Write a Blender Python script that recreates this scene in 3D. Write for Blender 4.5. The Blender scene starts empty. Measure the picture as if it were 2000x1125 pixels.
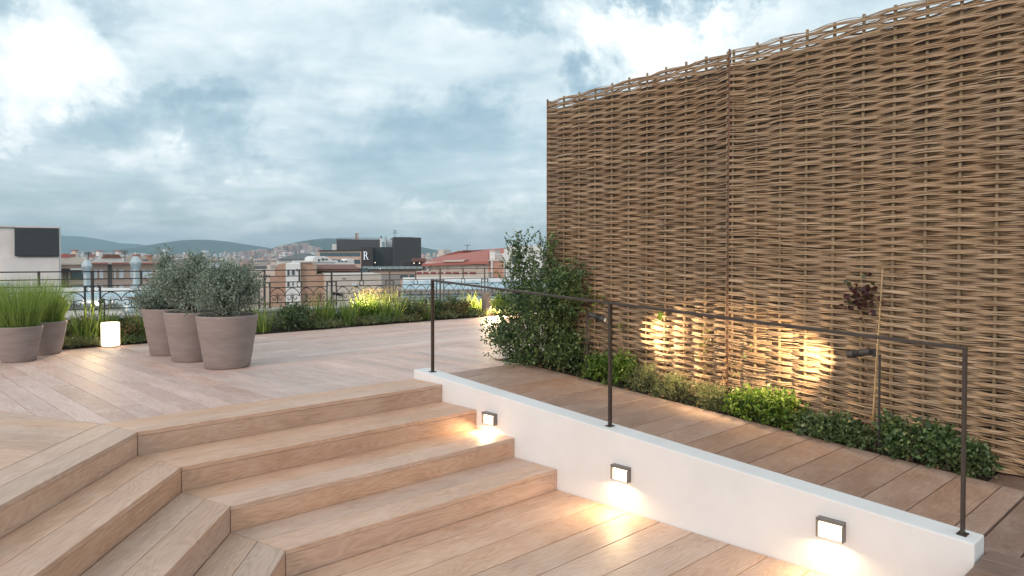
import bpy, bmesh, math, random
import numpy as np
from mathutils import Vector, Matrix

# ------------------------------------------------------------------ camera, sky, sun, exposure
scene = bpy.context.scene
C = scene.collection
R = math.radians
EYE = 1.125                      # camera height over the upper deck (z = 0)
FOC, PITCH, HOR = 1429.0, R(1.2), 497.0
PPY = HOR + FOC * math.tan(PITCH)
cam_d = bpy.data.cameras.new('camera')
cam_d.sensor_width = 36.0
cam_d.lens = 36.0 * FOC / 2000.0
cam_d.shift_y = -(562.5 - PPY) / 2000.0
cam_d.clip_start = 0.05
cam_d.clip_end = 20000
cam = bpy.data.objects.new('camera', cam_d)
C.objects.link(cam)
cam.location = (0, 0, EYE)
cam.rotation_euler = (R(90) - PITCH, 0, 0)
scene.camera = cam

SUN_DIR = Vector((-0.48, -0.76, 0.44)).normalized()      # towards the light
sun_az = math.atan2(SUN_DIR.x, SUN_DIR.y)
sun_el = math.asin(SUN_DIR.z)

scene.view_settings.view_transform = 'Standard'
scene.view_settings.look = 'None'
scene.view_settings.exposure = 0.30
scene.view_settings.gamma = 1.0
scene.view_settings.use_curve_mapping = False
scene.cycles.use_denoising = True
scene.cycles.max_bounces = 6
scene.cycles.diffuse_bounces = 3
scene.cycles.glossy_bounces = 2
scene.cycles.transparent_max_bounces = 8
scene.cycles.volume_bounces = 0
scene.cycles.sample_clamp_indirect = 4.0

def pray(u, v):
    x = (u - 1000) / FOC
    y = -(v - PPY) / FOC
    return Vector((x, math.cos(PITCH) + y * math.sin(PITCH), -math.sin(PITCH) + y * math.cos(PITCH)))

# ---- world: Nishita sky under a broken cloud deck
world = bpy.data.worlds.new('World')
scene.world = world
world.use_nodes = True
nt = world.node_tree
nt.nodes.clear()
def N(tree, kind, **kw):
    n = tree.nodes.new(kind)
    for k, v in kw.items():
        setattr(n, k, v)
    return n
def L(tree, a, b):
    tree.links.new(a, b)
def math_node(tree, op, a, b=None, c=None, clamp=False):
    n = N(tree, 'ShaderNodeMath', operation=op, use_clamp=clamp)
    for i, x in enumerate((a, b, c)):
        if x is None:
            continue
        if isinstance(x, (int, float)):
            n.inputs[i].default_value = x
        else:
            L(tree, x, n.inputs[i])
    return n.outputs[0]
def ramp_node(tree, fac, stops, interp='LINEAR'):
    n = N(tree, 'ShaderNodeValToRGB')
    cr = n.color_ramp
    cr.interpolation = interp
    while len(cr.elements) > 1:
        cr.elements.remove(cr.elements[-1])
    for i, (p, col) in enumerate(stops):
        e = cr.elements[0] if i == 0 else cr.elements.new(p)
        e.position = p
        e.color = (*col, 1) if len(col) == 3 else col
    L(tree, fac, n.inputs[0])
    return n.outputs[0]

tc = N(nt, 'ShaderNodeTexCoord')
nrm = N(nt, 'ShaderNodeVectorMath', operation='NORMALIZE')
L(nt, tc.outputs['Generated'], nrm.inputs[0])
sep = N(nt, 'ShaderNodeSeparateXYZ')
L(nt, nrm.outputs[0], sep.inputs[0])
zc = math_node(nt, 'MAXIMUM', sep.outputs[2], 0.0)
den = math_node(nt, 'ADD', zc, 0.16)
px_ = math_node(nt, 'DIVIDE', sep.outputs[0], den)
py_ = math_node(nt, 'DIVIDE', sep.outputs[1], den)
comb = N(nt, 'ShaderNodeCombineXYZ')
L(nt, px_, comb.inputs[0]); L(nt, py_, comb.inputs[1])
def fbm(scale, detail, rough, off=(0, 0, 0), dist=0.0, src=None):
    mp = N(nt, 'ShaderNodeMapping')
    mp.inputs['Location'].default_value = off
    L(nt, src or comb.outputs[0], mp.inputs[0])
    t = N(nt, 'ShaderNodeTexNoise')
    t.inputs['Scale'].default_value = scale
    t.inputs['Detail'].default_value = detail
    t.inputs['Roughness'].default_value = rough
    t.inputs['Distortion'].default_value = dist
    L(nt, mp.outputs[0], t.inputs['Vector'])
    return t.outputs[0], t.outputs[1]
n_big, _ = fbm(0.85, 6, 0.52, (3.1, 1.7, 0.0), 0.25)
n_mid, _ = fbm(2.3, 7, 0.58, (7.3, 2.2, 4.0), 0.35)
n_fine, _ = fbm(5.5, 5, 0.6, (1.3, 9.2, 2.0), 0.2)
# the large cloud forms of the evening, each warped by noise so that its edge billows
_, warp_c = fbm(5.0, 7, 0.66, (0.4, 5.5, 1.0), 0.15, nrm.outputs[0])
ws = N(nt, 'ShaderNodeVectorMath', operation='SUBTRACT')
L(nt, warp_c, ws.inputs[0]); ws.inputs[1].default_value = (0.5, 0.5, 0.5)
wsc = N(nt, 'ShaderNodeVectorMath', operation='SCALE')
L(nt, ws.outputs[0], wsc.inputs[0]); wsc.inputs['Scale'].default_value = 0.36
wadd = N(nt, 'ShaderNodeVectorMath', operation='ADD')
L(nt, nrm.outputs[0], wadd.inputs[0]); L(nt, wsc.outputs[0], wadd.inputs[1])
# stretch the forms sideways: compare directions with z doubled
def cloud_form(u, v, r_in, r_out, amp, flat=1.8):
    d = pray(u, v).normalized()
    s = N(nt, 'ShaderNodeVectorMath', operation='SUBTRACT')
    L(nt, wadd.outputs[0], s.inputs[0]); s.inputs[1].default_value = d
    m = N(nt, 'ShaderNodeVectorMath', operation='MULTIPLY')
    L(nt, s.outputs[0], m.inputs[0]); m.inputs[1].default_value = (1, 1, flat)
    l = N(nt, 'ShaderNodeVectorMath', operation='LENGTH')
    L(nt, m.outputs[0], l.inputs[0])
    mr = N(nt, 'ShaderNodeMapRange', interpolation_type='SMOOTHSTEP')
    mr.inputs['From Min'].default_value = r_in
    mr.inputs['From Max'].default_value = r_out
    mr.inputs['To Min'].default_value = amp
    mr.inputs['To Max'].default_value = 0.0
    L(nt, l.outputs['Value'], mr.inputs['Value'])
    return mr.outputs[0]
forms = [
    (100, 140, 0.04, 0.10, 0.26, 1.5), (40, 215, 0.02, 0.075, 0.24, 1.6), (10, 305, 0.01, 0.05, 0.20, 2.2),
    (1240, 95, 0.06, 0.14, 0.30, 2.2), (1110, 70, 0.02, 0.09, 0.20, 1.6), (1290, 140, 0.02, 0.08, 0.24, 2.5), (385, 330, 0.0, 0.035, 0.26, 2.0), (620, 90, 0.06, 0.22, 0.08, 1.6), (1500, 40, 0.03, 0.14, 0.14, 2.0),
    (860, 130, 0.04, 0.15, 0.08, 1.6), (430, 325, 0.04, 0.15, 0.10, 2.6),
    (1310, 5, 0.07, 0.15, -0.30, 3.4), (1150, 150, 0.035, 0.085, -0.27, 1.9), (960, 0, 0.04, 0.11, -0.17, 2.0),
    (80, 40, 0.05, 0.13, -0.19, 2.0), (330, 262, 0.06, 0.16, -0.15, 3.4), (560, 205, 0.06, 0.20, -0.10, 2.4), (900, 335, 0.07, 0.20, -0.16, 2.2),
    (200, 410, 0.05, 0.2, -0.07, 4.5), (700, 300, 0.03, 0.16, -0.07, 3.5),
    (520, 438, 0.02, 0.11, 0.17, 4.5), (850, 430, 0.02, 0.11, 0.15, 4.5), (240, 462, 0.01, 0.07, 0.17, 4.5), (980, 450, 0.02, 0.09, 0.14, 4.0),
]
val = math_node(nt, 'MULTIPLY', n_big, 0.36)
val = math_node(nt, 'MULTIPLY_ADD', n_mid, 0.44, val)
val = math_node(nt, 'MULTIPLY_ADD', n_fine, 0.20, val)
val = math_node(nt, 'SUBTRACT', val, 0.5)
val = math_node(nt, 'MULTIPLY_ADD', val, 1.4, 0.575)
for f in forms:
    val = math_node(nt, 'ADD', val, cloud_form(*f))
cloud_col = ramp_node(nt, val, [
    (0.10, (0.23, 0.355, 0.43)), (0.30, (0.35, 0.495, 0.58)), (0.47, (0.52, 0.65, 0.715)),
    (0.60, (0.67, 0.775, 0.82)), (0.74, (0.83, 0.905, 0.93)), (0.90, (0.97, 0.99, 1.0))])
bgc = N(nt, 'ShaderNodeBackground')
L(nt, cloud_col, bgc.inputs[0]); bgc.inputs[1].default_value = 1.0
sky = N(nt, 'ShaderNodeTexSky', sky_type='NISHITA')
sky.sun_disc = False
sky.sun_elevation = sun_el
sky.sun_rotation = sun_az % (2 * math.pi)
bgs = N(nt, 'ShaderNodeBackground')
L(nt, sky.outputs[0], bgs.inputs[0]); bgs.inputs[1].default_value = 0.10
# thin cloud low over the hills lets the clear blue through
thin = N(nt, 'ShaderNodeMapRange', interpolation_type='SMOOTHSTEP')
thin.inputs['From Min'].default_value = 0.02; thin.inputs['From Max'].default_value = 0.20
thin.inputs['To Min'].default_value = 0.62; thin.inputs['To Max'].default_value = 0.96
L(nt, sep.outputs[2], thin.inputs['Value'])
cover = math_node(nt, 'ADD', thin.outputs[0], math_node(nt, 'MULTIPLY', math_node(nt, 'SUBTRACT', val, 0.5), 0.7), clamp=True)
mixs = N(nt, 'ShaderNodeMixShader')
L(nt, cover, mixs.inputs[0]); L(nt, bgs.outputs[0], mixs.inputs[1]); L(nt, bgc.outputs[0], mixs.inputs[2])
wout = N(nt, 'ShaderNodeOutputWorld')
L(nt, mixs.outputs[0], wout.inputs[0])

sun_d = bpy.data.lights.new('sun', 'SUN')
sun_d.energy = 1.2
sun_d.angle = R(25)
sun_d.color = (1.0, 0.78, 0.66)
sun = bpy.data.objects.new('sun', sun_d)
C.objects.link(sun)
sun.rotation_euler = SUN_DIR.to_track_quat('Z', 'Y').to_euler()

# ------------------------------------------------------------------ frame of the terrace
AZ = R(46.2)
AX = Vector((math.sin(AZ), math.cos(AZ), 0))       # along the stair nosings, to the back right
BX = Vector((math.cos(AZ), -math.sin(AZ), 0))      # down the ramp, to the front right
UP = Vector((0, 0, 1))
O0 = Vector((-2.373, 4.615, 0))                     # the mitred corner of the top step
def W(a, b, z=0.0):
    return O0 + AX * a + BX * b + UP * z
def at(u, v, Y):                                    # point at depth Y seen at photo position (u, v)
    r = pray(u, v)
    t = Y / r.y
    return Vector((r.x * t, Y, EYE + r.z * t))
def at_z(u, v, z):
    r = pray(u, v)
    t = (z - EYE) / r.z
    return Vector((r.x * t, r.y * t, z))
def at_a(u, v, a):                                  # on the vertical plane a = const of the terrace
    r = pray(u, v)
    t = (a + O0.dot(AX)) / r.dot(AX)
    return Vector((r.x * t, r.y * t, EYE + r.z * t))
def ab(p):
    d = Vector((p[0], p[1], 0)) - O0
    return d.dot(AX), d.dot(BX)

# ------------------------------------------------------------------ helpers
def tag(o, label=None, cat=None, group=None, kind=None):
    if label: o['label'] = label
    if cat: o['category'] = cat
    if group: o['group'] = group
    if kind: o['kind'] = kind
    return o
def thing(name, loc, label, cat, group=None, kind=None):
    o = bpy.data.objects.new(name, None)
    C.objects.link(o)
    o.location = loc
    o.empty_display_size = 0.1
    return tag(o, label, cat, group, kind)
def mesh_obj(name, verts, faces, mat, parent=None, smooth=False, world=True):
    me = bpy.data.meshes.new(name)
    off = parent.location if (parent is not None and world) else None
    if off is not None:
        par = parent.parent
        o3 = Vector(off)
        while par is not None:
            o3 += par.location
            par = par.parent
        verts = [(v[0] - o3[0], v[1] - o3[1], v[2] - o3[2]) for v in verts]
    me.from_pydata([tuple(v) for v in verts], [], faces)
    if mat is not None:
        me.materials.append(mat)
    if smooth:
        me.polygons.foreach_set('use_smooth', [True] * len(me.polygons))
    me.update()
    o = bpy.data.objects.new(name, me)
    C.objects.link(o)
    if parent is not None:
        o.parent = parent
    return o
def np_obj(name, V, Fq, mat, parent=None, smooth=False):
    """V (n,3) world coordinates, Fq (m,k) equal-sized faces"""
    V = np.asarray(V, dtype=np.float64)
    if parent is not None:
        o3 = Vector(parent.location)
        par = parent.parent
        while par is not None:
            o3 += par.location
            par = par.parent
        V = V - np.array(o3)
    Fq = np.asarray(Fq, dtype=np.int32)
    me = bpy.data.meshes.new(name)
    m, k = Fq.shape
    me.vertices.add(len(V)); me.loops.add(m * k); me.polygons.add(m)
    me.vertices.foreach_set('co', V.astype(np.float32).ravel())
    me.loops.foreach_set('vertex_index', Fq.ravel())
    me.polygons.foreach_set('loop_start', np.arange(0, m * k, k, dtype=np.int32))
    if smooth:
        me.polygons.foreach_set('use_smooth', np.ones(m, dtype=bool))
    me.update(calc_edges=True)
    if mat is not None:
        me.materials.append(mat)
    o = bpy.data.objects.new(name, me)
    C.objects.link(o)
    if parent is not None:
        o.parent = parent
    return o
class MB:
    """collects solids of one part"""
    def __init__(self):
        self.v, self.f = [], []
    def add(self, vs, fs):
        n = len(self.v)
        self.v += [tuple(x) for x in vs]
        self.f += [[i + n for i in f] for f in fs]
        return self
    def box(self, c, ex, ey, ez):
        """centre and three half-extent vectors"""
        c, ex, ey, ez = map(Vector, (c, ex, ey, ez))
        vs = [c + sx * ex + sy * ey + sz * ez for sx in (-1, 1) for sy in (-1, 1) for sz in (-1, 1)]
        return self.add(vs, [(0, 1, 3, 2), (4, 6, 7, 5), (0, 4, 5, 1), (2, 3, 7, 6), (0, 2, 6, 4), (1, 5, 7, 3)])
    def bar(self, p, q, r, sides=6, r2=None, square=False):
        p, q = Vector(p), Vector(q)
        d = (q - p).normalized()
        x = d.cross(UP) if abs(d.z) < 0.95 else d.cross(Vector((1, 0, 0)))
        x.normalize()
        y = d.cross(x)
        r2 = r if r2 is None else r2
        vs = []
        a0 = math.pi / 4 if square else 0
        n = 4 if square else sides
        for c, rr in ((p, r), (q, r2)):
            for i in range(n):
                a = a0 + 2 * math.pi * i / n
                vs.append(c + (x * math.cos(a) + y * math.sin(a)) * rr)
        fs = [(i, (i + 1) % n, n + (i + 1) % n, n + i) for i in range(n)]
        fs += [tuple(range(n - 1, -1, -1)), tuple(range(n, 2 * n))]
        return self.add(vs, fs)
    def tube(self, pts, r, sides=5, r_end=None):
        pts = [Vector(p) for p in pts]
        n = len(pts)
        vs = []
        for i, p in enumerate(pts):
            d = (pts[min(i + 1, n - 1)] - pts[max(i - 1, 0)])
            if d.length < 1e-9: d = Vector((0, 0, 1))
            d.normalize()
            x = d.cross(UP) if abs(d.z) < 0.95 else d.cross(Vector((1, 0.3, 0)))
            x.normalize(); y = d.cross(x)
            rr = r if r_end is None else r + (r_end - r) * i / (n - 1)
            for k in range(sides):
                a = 2 * math.pi * k / sides
                vs.append(p + (x * math.cos(a) + y * math.sin(a)) * rr)
        fs = []
        for i in range(n - 1):
            for k in range(sides):
                fs.append((i * sides + k, i * sides + (k + 1) % sides, (i + 1) * sides + (k + 1) % sides, (i + 1) * sides + k))
        fs += [tuple(range(sides - 1, -1, -1)), tuple(range((n - 1) * sides, n * sides))]
        return self.add(vs, fs)
    def lathe(self, c, prof, sides=32, axis=UP, x=None):
        c = Vector(c); axis = Vector(axis).normalized()
        x = Vector(x) if x is not None else (axis.cross(Vector((0.31, 0.87, 0.2))).normalized())
        y = axis.cross(x)
        n = len(prof)
        vs = []
        for (r, h) in prof:
            for k in range(sides):
                a = 2 * math.pi * k / sides
                vs.append(c + axis * h + (x * math.cos(a) + y * math.sin(a)) * r)
        fs = []
        for i in range(n - 1):
            for k in range(sides):
                fs.append((i * sides + k, i * sides + (k + 1) % sides, (i + 1) * sides + (k + 1) % sides, (i + 1) * sides + k))
        return self.add(vs, fs)
    def prism(self, poly, ext):
        """polygon (3-D points) extruded by vector ext"""
        ext = Vector(ext)
        p = [Vector(x) for x in poly]
        n = len(p)
        vs = p + [x + ext for x in p]
        fs = [tuple(range(n)), tuple(range(2 * n - 1, n - 1, -1))]
        fs += [(i, n + i, n + (i + 1) % n, (i + 1) % n) for i in range(n)]
        return self.add(vs, fs)
    def build(self, name, mat, parent=None, smooth=False, bevel=0.0, kind=None, seg=1):
        o = mesh_obj(name, self.v, self.f, mat, parent, smooth)
        bm = bmesh.new(); bm.from_mesh(o.data)
        bmesh.ops.recalc_face_normals(bm, faces=bm.faces)
        if bevel:
            es = [e for e in bm.edges if len(e.link_faces) == 2 and e.calc_face_angle(0) > 0.6]
            bmesh.ops.bevel(bm, geom=es, offset=bevel, segments=seg, affect='EDGES', profile=0.6)
        bm.to_mesh(o.data); bm.free()
        if kind: o['kind'] = kind
        return o

# ------------------------------------------------------------------ materials
def new_mat(name):
    m = bpy.data.materials.new(name)
    m.use_nodes = True
    t = m.node_tree
    b = t.nodes['Principled BSDF']
    return m, t, b
def mix_col(t, fac, a, b, mode='MIX'):
    n = N(t, 'ShaderNodeMix', data_type='RGBA', blend_type=mode)
    for i, x in ((0, fac), (6, a), (7, b)):
        if isinstance(x, (int, float)):
            n.inputs[i].default_value = x
        elif isinstance(x, tuple):
            n.inputs[i].default_value = (*x, 1) if len(x) == 3 else x
        else:
            L(t, x, n.inputs[i])
    return n.outputs[2]
def noise(t, vec, scale, detail=4, rough=0.55, dist=0.0):
    n = N(t, 'ShaderNodeTexNoise')
    n.inputs['Scale'].default_value = scale
    n.inputs['Detail'].default_value = detail
    n.inputs['Roughness'].default_value = rough
    n.inputs['Distortion'].default_value = dist
    if vec is not None: L(t, vec, n.inputs['Vector'])
    return n.outputs[0]
def bump(t, b, height, strength, dist=0.01):
    n = N(t, 'ShaderNodeBump')
    n.inputs['Strength'].default_value = strength
    n.inputs['Distance'].default_value = dist
    L(t, height, n.inputs['Height'])
    L(t, n.outputs[0], b.inputs['Normal'])
def mapping(t, vec, scale=(1, 1, 1), loc=(0, 0, 0)):
    n = N(t, 'ShaderNodeMapping')
    n.inputs['Scale'].default_value = scale
    n.inputs['Location'].default_value = loc
    L(t, vec, n.inputs[0])
    return n.outputs[0]
def plain(name, col, rough=0.7, var=0.12, scale=6.0, metal=0.0, bmp=0.0, bdist=0.004, stretch=(1, 1, 1), spec=0.4, detail=5):
    """a real surface: one colour with mottling, uneven gloss and some relief"""
    m, t, b = new_mat(name)
    tc = N(t, 'ShaderNodeTexCoord')
    v = mapping(t, tc.outputs['Object'], stretch)
    n1 = noise(t, v, scale, detail, 0.6)
    n2 = noise(t, v, scale * 0.23, 3, 0.5)
    f = math_node(t, 'ADD', math_node(t, 'MULTIPLY', n1, 0.6), math_node(t, 'MULTIPLY', n2, 0.4))
    lo = tuple(c * (1 - var) for c in col); hi = tuple(min(1, c * (1 + var)) for c in col)
    colr = ramp_node(t, f, [(0.3, lo), (0.7, hi)])
    L(t, colr, b.inputs['Base Color'])
    b.inputs['Metallic'].default_value = metal
    b.inputs['Specular IOR Level'].default_value = spec
    L(t, math_node(t, 'MULTIPLY_ADD', n1, 0.2, rough - 0.1), b.inputs['Roughness'])
    if bmp: bump(t, b, n1, bmp, bdist)
    return m
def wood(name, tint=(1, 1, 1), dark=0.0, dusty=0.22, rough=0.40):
    """grained composite decking; grain runs along the board's own X"""
    m, t, b = new_mat(name)
    tc = N(t, 'ShaderNodeTexCoord')
    oi = N(t, 'ShaderNodeObjectInfo')
    off = N(t, 'ShaderNodeCombineXYZ')
    L(t, math_node(t, 'MULTIPLY', oi.outputs['Random'], 57.0), off.inputs[0])
    L(t, math_node(t, 'MULTIPLY', oi.outputs['Random'], 23.0), off.inputs[1])
    va = N(t, 'ShaderNodeVectorMath', operation='ADD')
    L(t, tc.outputs['Object'], va.inputs[0]); L(t, off.outputs[0], va.inputs[1])
    v = va.outputs[0]
    # cathedral figure: contour lines of a stretched noise field
    fld = noise(t, mapping(t, v, (1.1, 6.5, 6.5)), 1.0, 2, 0.45, 0.25)
    rings = math_node(t, 'SINE', math_node(t, 'MULTIPLY', fld, 120.0))
    rings = math_node(t, 'MULTIPLY_ADD', rings, 0.5, 0.5)
    fib = noise(t, mapping(t, v, (5, 130, 130)), 1.0, 4, 0.6)
    blot = noise(t, mapping(t, v, (2.0, 5, 5)), 1.0, 4, 0.6)
    wide = noise(t, mapping(t, tc.outputs['Object'], (0.6, 0.6, 0.6)), 1.0, 3, 0.5)
    f = math_node(t, 'ADD', math_node(t, 'MULTIPLY', rings, 0.10), math_node(t, 'MULTIPLY', fib, 0.52))
    f = math_node(t, 'MULTIPLY_ADD', blot, 0.44, f)
    c1 = tuple(x * y for x, y in zip((0.385, 0.232, 0.155), tint))
    c2 = tuple(x * y for x, y in zip((0.555, 0.355, 0.252), tint))
    c3 = tuple(x * y for x, y in zip((0.665, 0.46, 0.345), tint))
    col = ramp_node(t, f, [(0.30, c1), (0.52, c2), (0.72, c3)])
    # boards differ a little in tone and warmth
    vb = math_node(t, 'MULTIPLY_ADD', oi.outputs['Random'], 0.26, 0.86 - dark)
    hs = N(t, 'ShaderNodeHueSaturation')
    hs.inputs['Hue'].default_value = 0.5
    L(t, math_node(t, 'MULTIPLY_ADD', math_node(t, 'FRACT', math_node(t, 'MULTIPLY', oi.outputs['Random'], 7.13)), 0.3, 0.82), hs.inputs['Saturation'])
    L(t, vb, hs.inputs['Value'])
    L(t, col, hs.inputs['Color'])
    # foot-worn, dusty patches: paler and drier
    dust = ramp_node(t, noise(t, tc.outputs['Object'], 3.2, 6, 0.7), [(0.48, (0, 0, 0)), (0.72, (1, 1, 1))])
    col2 = mix_col(t, math_node(t, 'MULTIPLY', dust, dusty), hs.outputs[0], (0.68, 0.56, 0.49))
    L(t, col2, b.inputs['Base Color'])
    b.inputs['Specular IOR Level'].default_value = 0.45
    L(t, math_node(t, 'MULTIPLY_ADD', blot, 0.25, rough), b.inputs['Roughness'])
    h = math_node(t, 'ADD', math_node(t, 'MULTIPLY', rings, 0.35), math_node(t, 'MULTIPLY', fib, 0.9))
    bump(t, b, h, 0.28, 0.003)
    return m
def leafy(name, cols, rough=0.5, trans=0.25, spec=0.4):
    """leaf colours picked leaf by leaf"""
    m, t, b = new_mat(name)
    g = N(t, 'ShaderNodeNewGeometry')
    k = len(cols)
    col = ramp_node(t, g.outputs['Random Per Island'], [(i / max(1, k - 1), c) for i, c in enumerate(cols)])
    L(t, col, b.inputs['Base Color'])
    b.inputs['Roughness'].default_value = rough
    b.inputs['Specular IOR Level'].default_value = spec
    tr = N(t, 'ShaderNodeBsdfTranslucent')
    bright = mix_col(t, 1.0, col, (1.0, 1.15, 0.55), 'MULTIPLY')
    L(t, bright, tr.inputs[0])
    mx = N(t, 'ShaderNodeMixShader')
    mx.inputs[0].default_value = trans
    L(t, b.outputs[0], mx.inputs[1]); L(t, tr.outputs[0], mx.inputs[2])
    L(t, mx.outputs[0], t.nodes['Material Output'].inputs[0])
    return m
def emit(name, col, strength):
    m, t, b = new_mat(name)
    b.inputs['Base Color'].default_value = (*col, 1)
    b.inputs['Emission Color'].default_value = (*col, 1)
    b.inputs['Emission Strength'].default_value = strength
    return m

M = {}
M['wood'] = wood('decking_oak')
M['wood_deck'] = wood('decking_silvered', (1.06, 1.14, 1.36), 0.0, 0.45, 0.42)
M['wood_ramp'] = wood('decking_ramp_shaded', (0.69, 0.67, 0.68), 0.02)  # ramp boards darkened in the colour for the weaker ambient light there
M['wood_grey'] = wood('decking_weathered_shaded', (0.46, 0.45, 0.48), 0.05)  # dirty grey landing boards, also darkened in the colour for weaker ambient light
M['under'] = plain('deck_underlay', (0.045, 0.03, 0.023), 0.9)
M['plaster'] = plain('white_render', (0.77, 0.765, 0.76), 0.85, 0.07, 3.0, bmp=0.5, bdist=0.003, detail=9)
M['iron'] = plain('painted_iron', (0.045, 0.042, 0.045), 0.45, 0.2, 30, metal=0.0, bmp=0.1, bdist=0.001)
M['bronze'] = plain('bronze_rail', (0.075, 0.060, 0.052), 0.38, 0.18, 14, metal=0.35)
M['fixture'] = plain('anthracite_fixture', (0.17, 0.155, 0.145), 0.45, 0.12, 20)
M['charcoal'] = plain('charcoal_lamp', (0.045, 0.042, 0.042), 0.42, 0.15, 20)
M['pot'] = plain('taupe_terracotta', (0.295, 0.238, 0.222), 0.85, 0.24, 4.0, bmp=0.3, bdist=0.003, stretch=(1, 1, 5), detail=7)
M['soil'] = plain('dark_soil', (0.045, 0.032, 0.022), 0.95, 0.5, 40, bmp=0.8, bdist=0.02)
M['bark'] = plain('brown_bark', (0.14, 0.095, 0.06), 0.85, 0.3, 40, bmp=0.4)
M['cane'] = plain('bamboo_cane', (0.42, 0.29, 0.15), 0.55, 0.15, 10)
M['wattle_stake'] = plain('willow_stake', (0.27, 0.20, 0.125), 0.75, 0.25, 25, stretch=(1, 1, 0.15))
M['stone'] = plain('pale_stone', (0.52, 0.49, 0.45), 0.85, 0.16, 5, bmp=0.2)
M['backing'] = plain('backing_gap_shade', (0.075, 0.062, 0.052), 0.9, 0.15, 3)  # wall colour taken near black to imitate deep shade in the weave gaps
def willow():
    m, t, b = new_mat('willow_rod')
    g = N(t, 'ShaderNodeNewGeometry')
    tc = N(t, 'ShaderNodeTexCoord')
    col = ramp_node(t, g.outputs['Random Per Island'], [(0.0, (0.17, 0.10, 0.058)), (0.25, (0.37, 0.24, 0.142)), (0.6, (0.53, 0.365, 0.225)), (0.86, (0.74, 0.565, 0.39)), (1.0, (0.24, 0.13, 0.078))])
    st = noise(t, mapping(t, tc.outputs['Object'], (3, 3, 60)), 1.0, 4, 0.6)
    patch = noise(t, tc.outputs['Object'], 1.1, 4, 0.6)
    c2 = mix_col(t, math_node(t, 'MULTIPLY', st, 0.5), col, (0.20, 0.12, 0.065))
    c3 = mix_col(t, ramp_node(t, patch, [(0.42, (0, 0, 0)), (0.62, (0.35, 0.35, 0.35))]), c2, (0.33, 0.26, 0.19))
    L(t, c3, b.inputs['Base Color'])
    b.inputs['Roughness'].default_value = 0.55
    b.inputs['Specular IOR Level'].default_value = 0.35
    return m
M['willow'] = willow()
M['leaf_shrub'] = leafy('pittosporum_leaf', [(0.028, 0.056, 0.024), (0.06, 0.108, 0.040), (0.10, 0.160, 0.055), (0.22, 0.29, 0.12)], 0.38, 0.22, 0.5)
M['leaf_olive'] = leafy('silver_leaf', [(0.11, 0.145, 0.12), (0.18, 0.225, 0.185), (0.28, 0.33, 0.28), (0.42, 0.47, 0.41)], 0.6, 0.15)
M['leaf_grey'] = leafy('sage_leaf', [(0.10, 0.12, 0.05), (0.17, 0.19, 0.085), (0.26, 0.27, 0.13)], 0.6, 0.2)
M['leaf_bright'] = leafy('bright_leaf', [(0.05, 0.11, 0.018), (0.11, 0.19, 0.03), (0.19, 0.27, 0.05)], 0.45, 0.28)
M['leaf_dark'] = leafy('dark_leaf', [(0.030, 0.060, 0.024), (0.07, 0.115, 0.042), (0.13, 0.185, 0.075), (0.20, 0.25, 0.12)], 0.4, 0.2)
M['leaf_purple'] = leafy('purple_leaf', [(0.035, 0.012, 0.018), (0.06, 0.022, 0.028), (0.10, 0.03, 0.03), (0.05, 0.09, 0.03)], 0.42, 0.15)
M['leaf_russet'] = leafy('russet_leaf', [(0.05, 0.08, 0.026), (0.10, 0.125, 0.042), (0.16, 0.15, 0.06), (0.28, 0.14, 0.08)], 0.55, 0.22)
M['grass'] = leafy('grass_blade', [(0.12, 0.19, 0.035), (0.23, 0.32, 0.07), (0.40, 0.47, 0.17)], 0.5, 0.35)
M['iris'] = leafy('iris_blade', [(0.09, 0.16, 0.03), (0.17, 0.25, 0.045), (0.30, 0.35, 0.10)], 0.45, 0.3)
M['plume'] = leafy('plume', [(0.30, 0.20, 0.06), (0.42, 0.30, 0.12)], 0.8, 0.3)
M['dry'] = leafy('dry_leaf', [(0.30, 0.15, 0.07), (0.40, 0.24, 0.13)], 0.8, 0.2)
M['stem_dry'] = plain('dry_stem', (0.32, 0.20, 0.12), 0.8, 0.2, 30)
WARM = (1.0, 0.70, 0.37)

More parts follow.
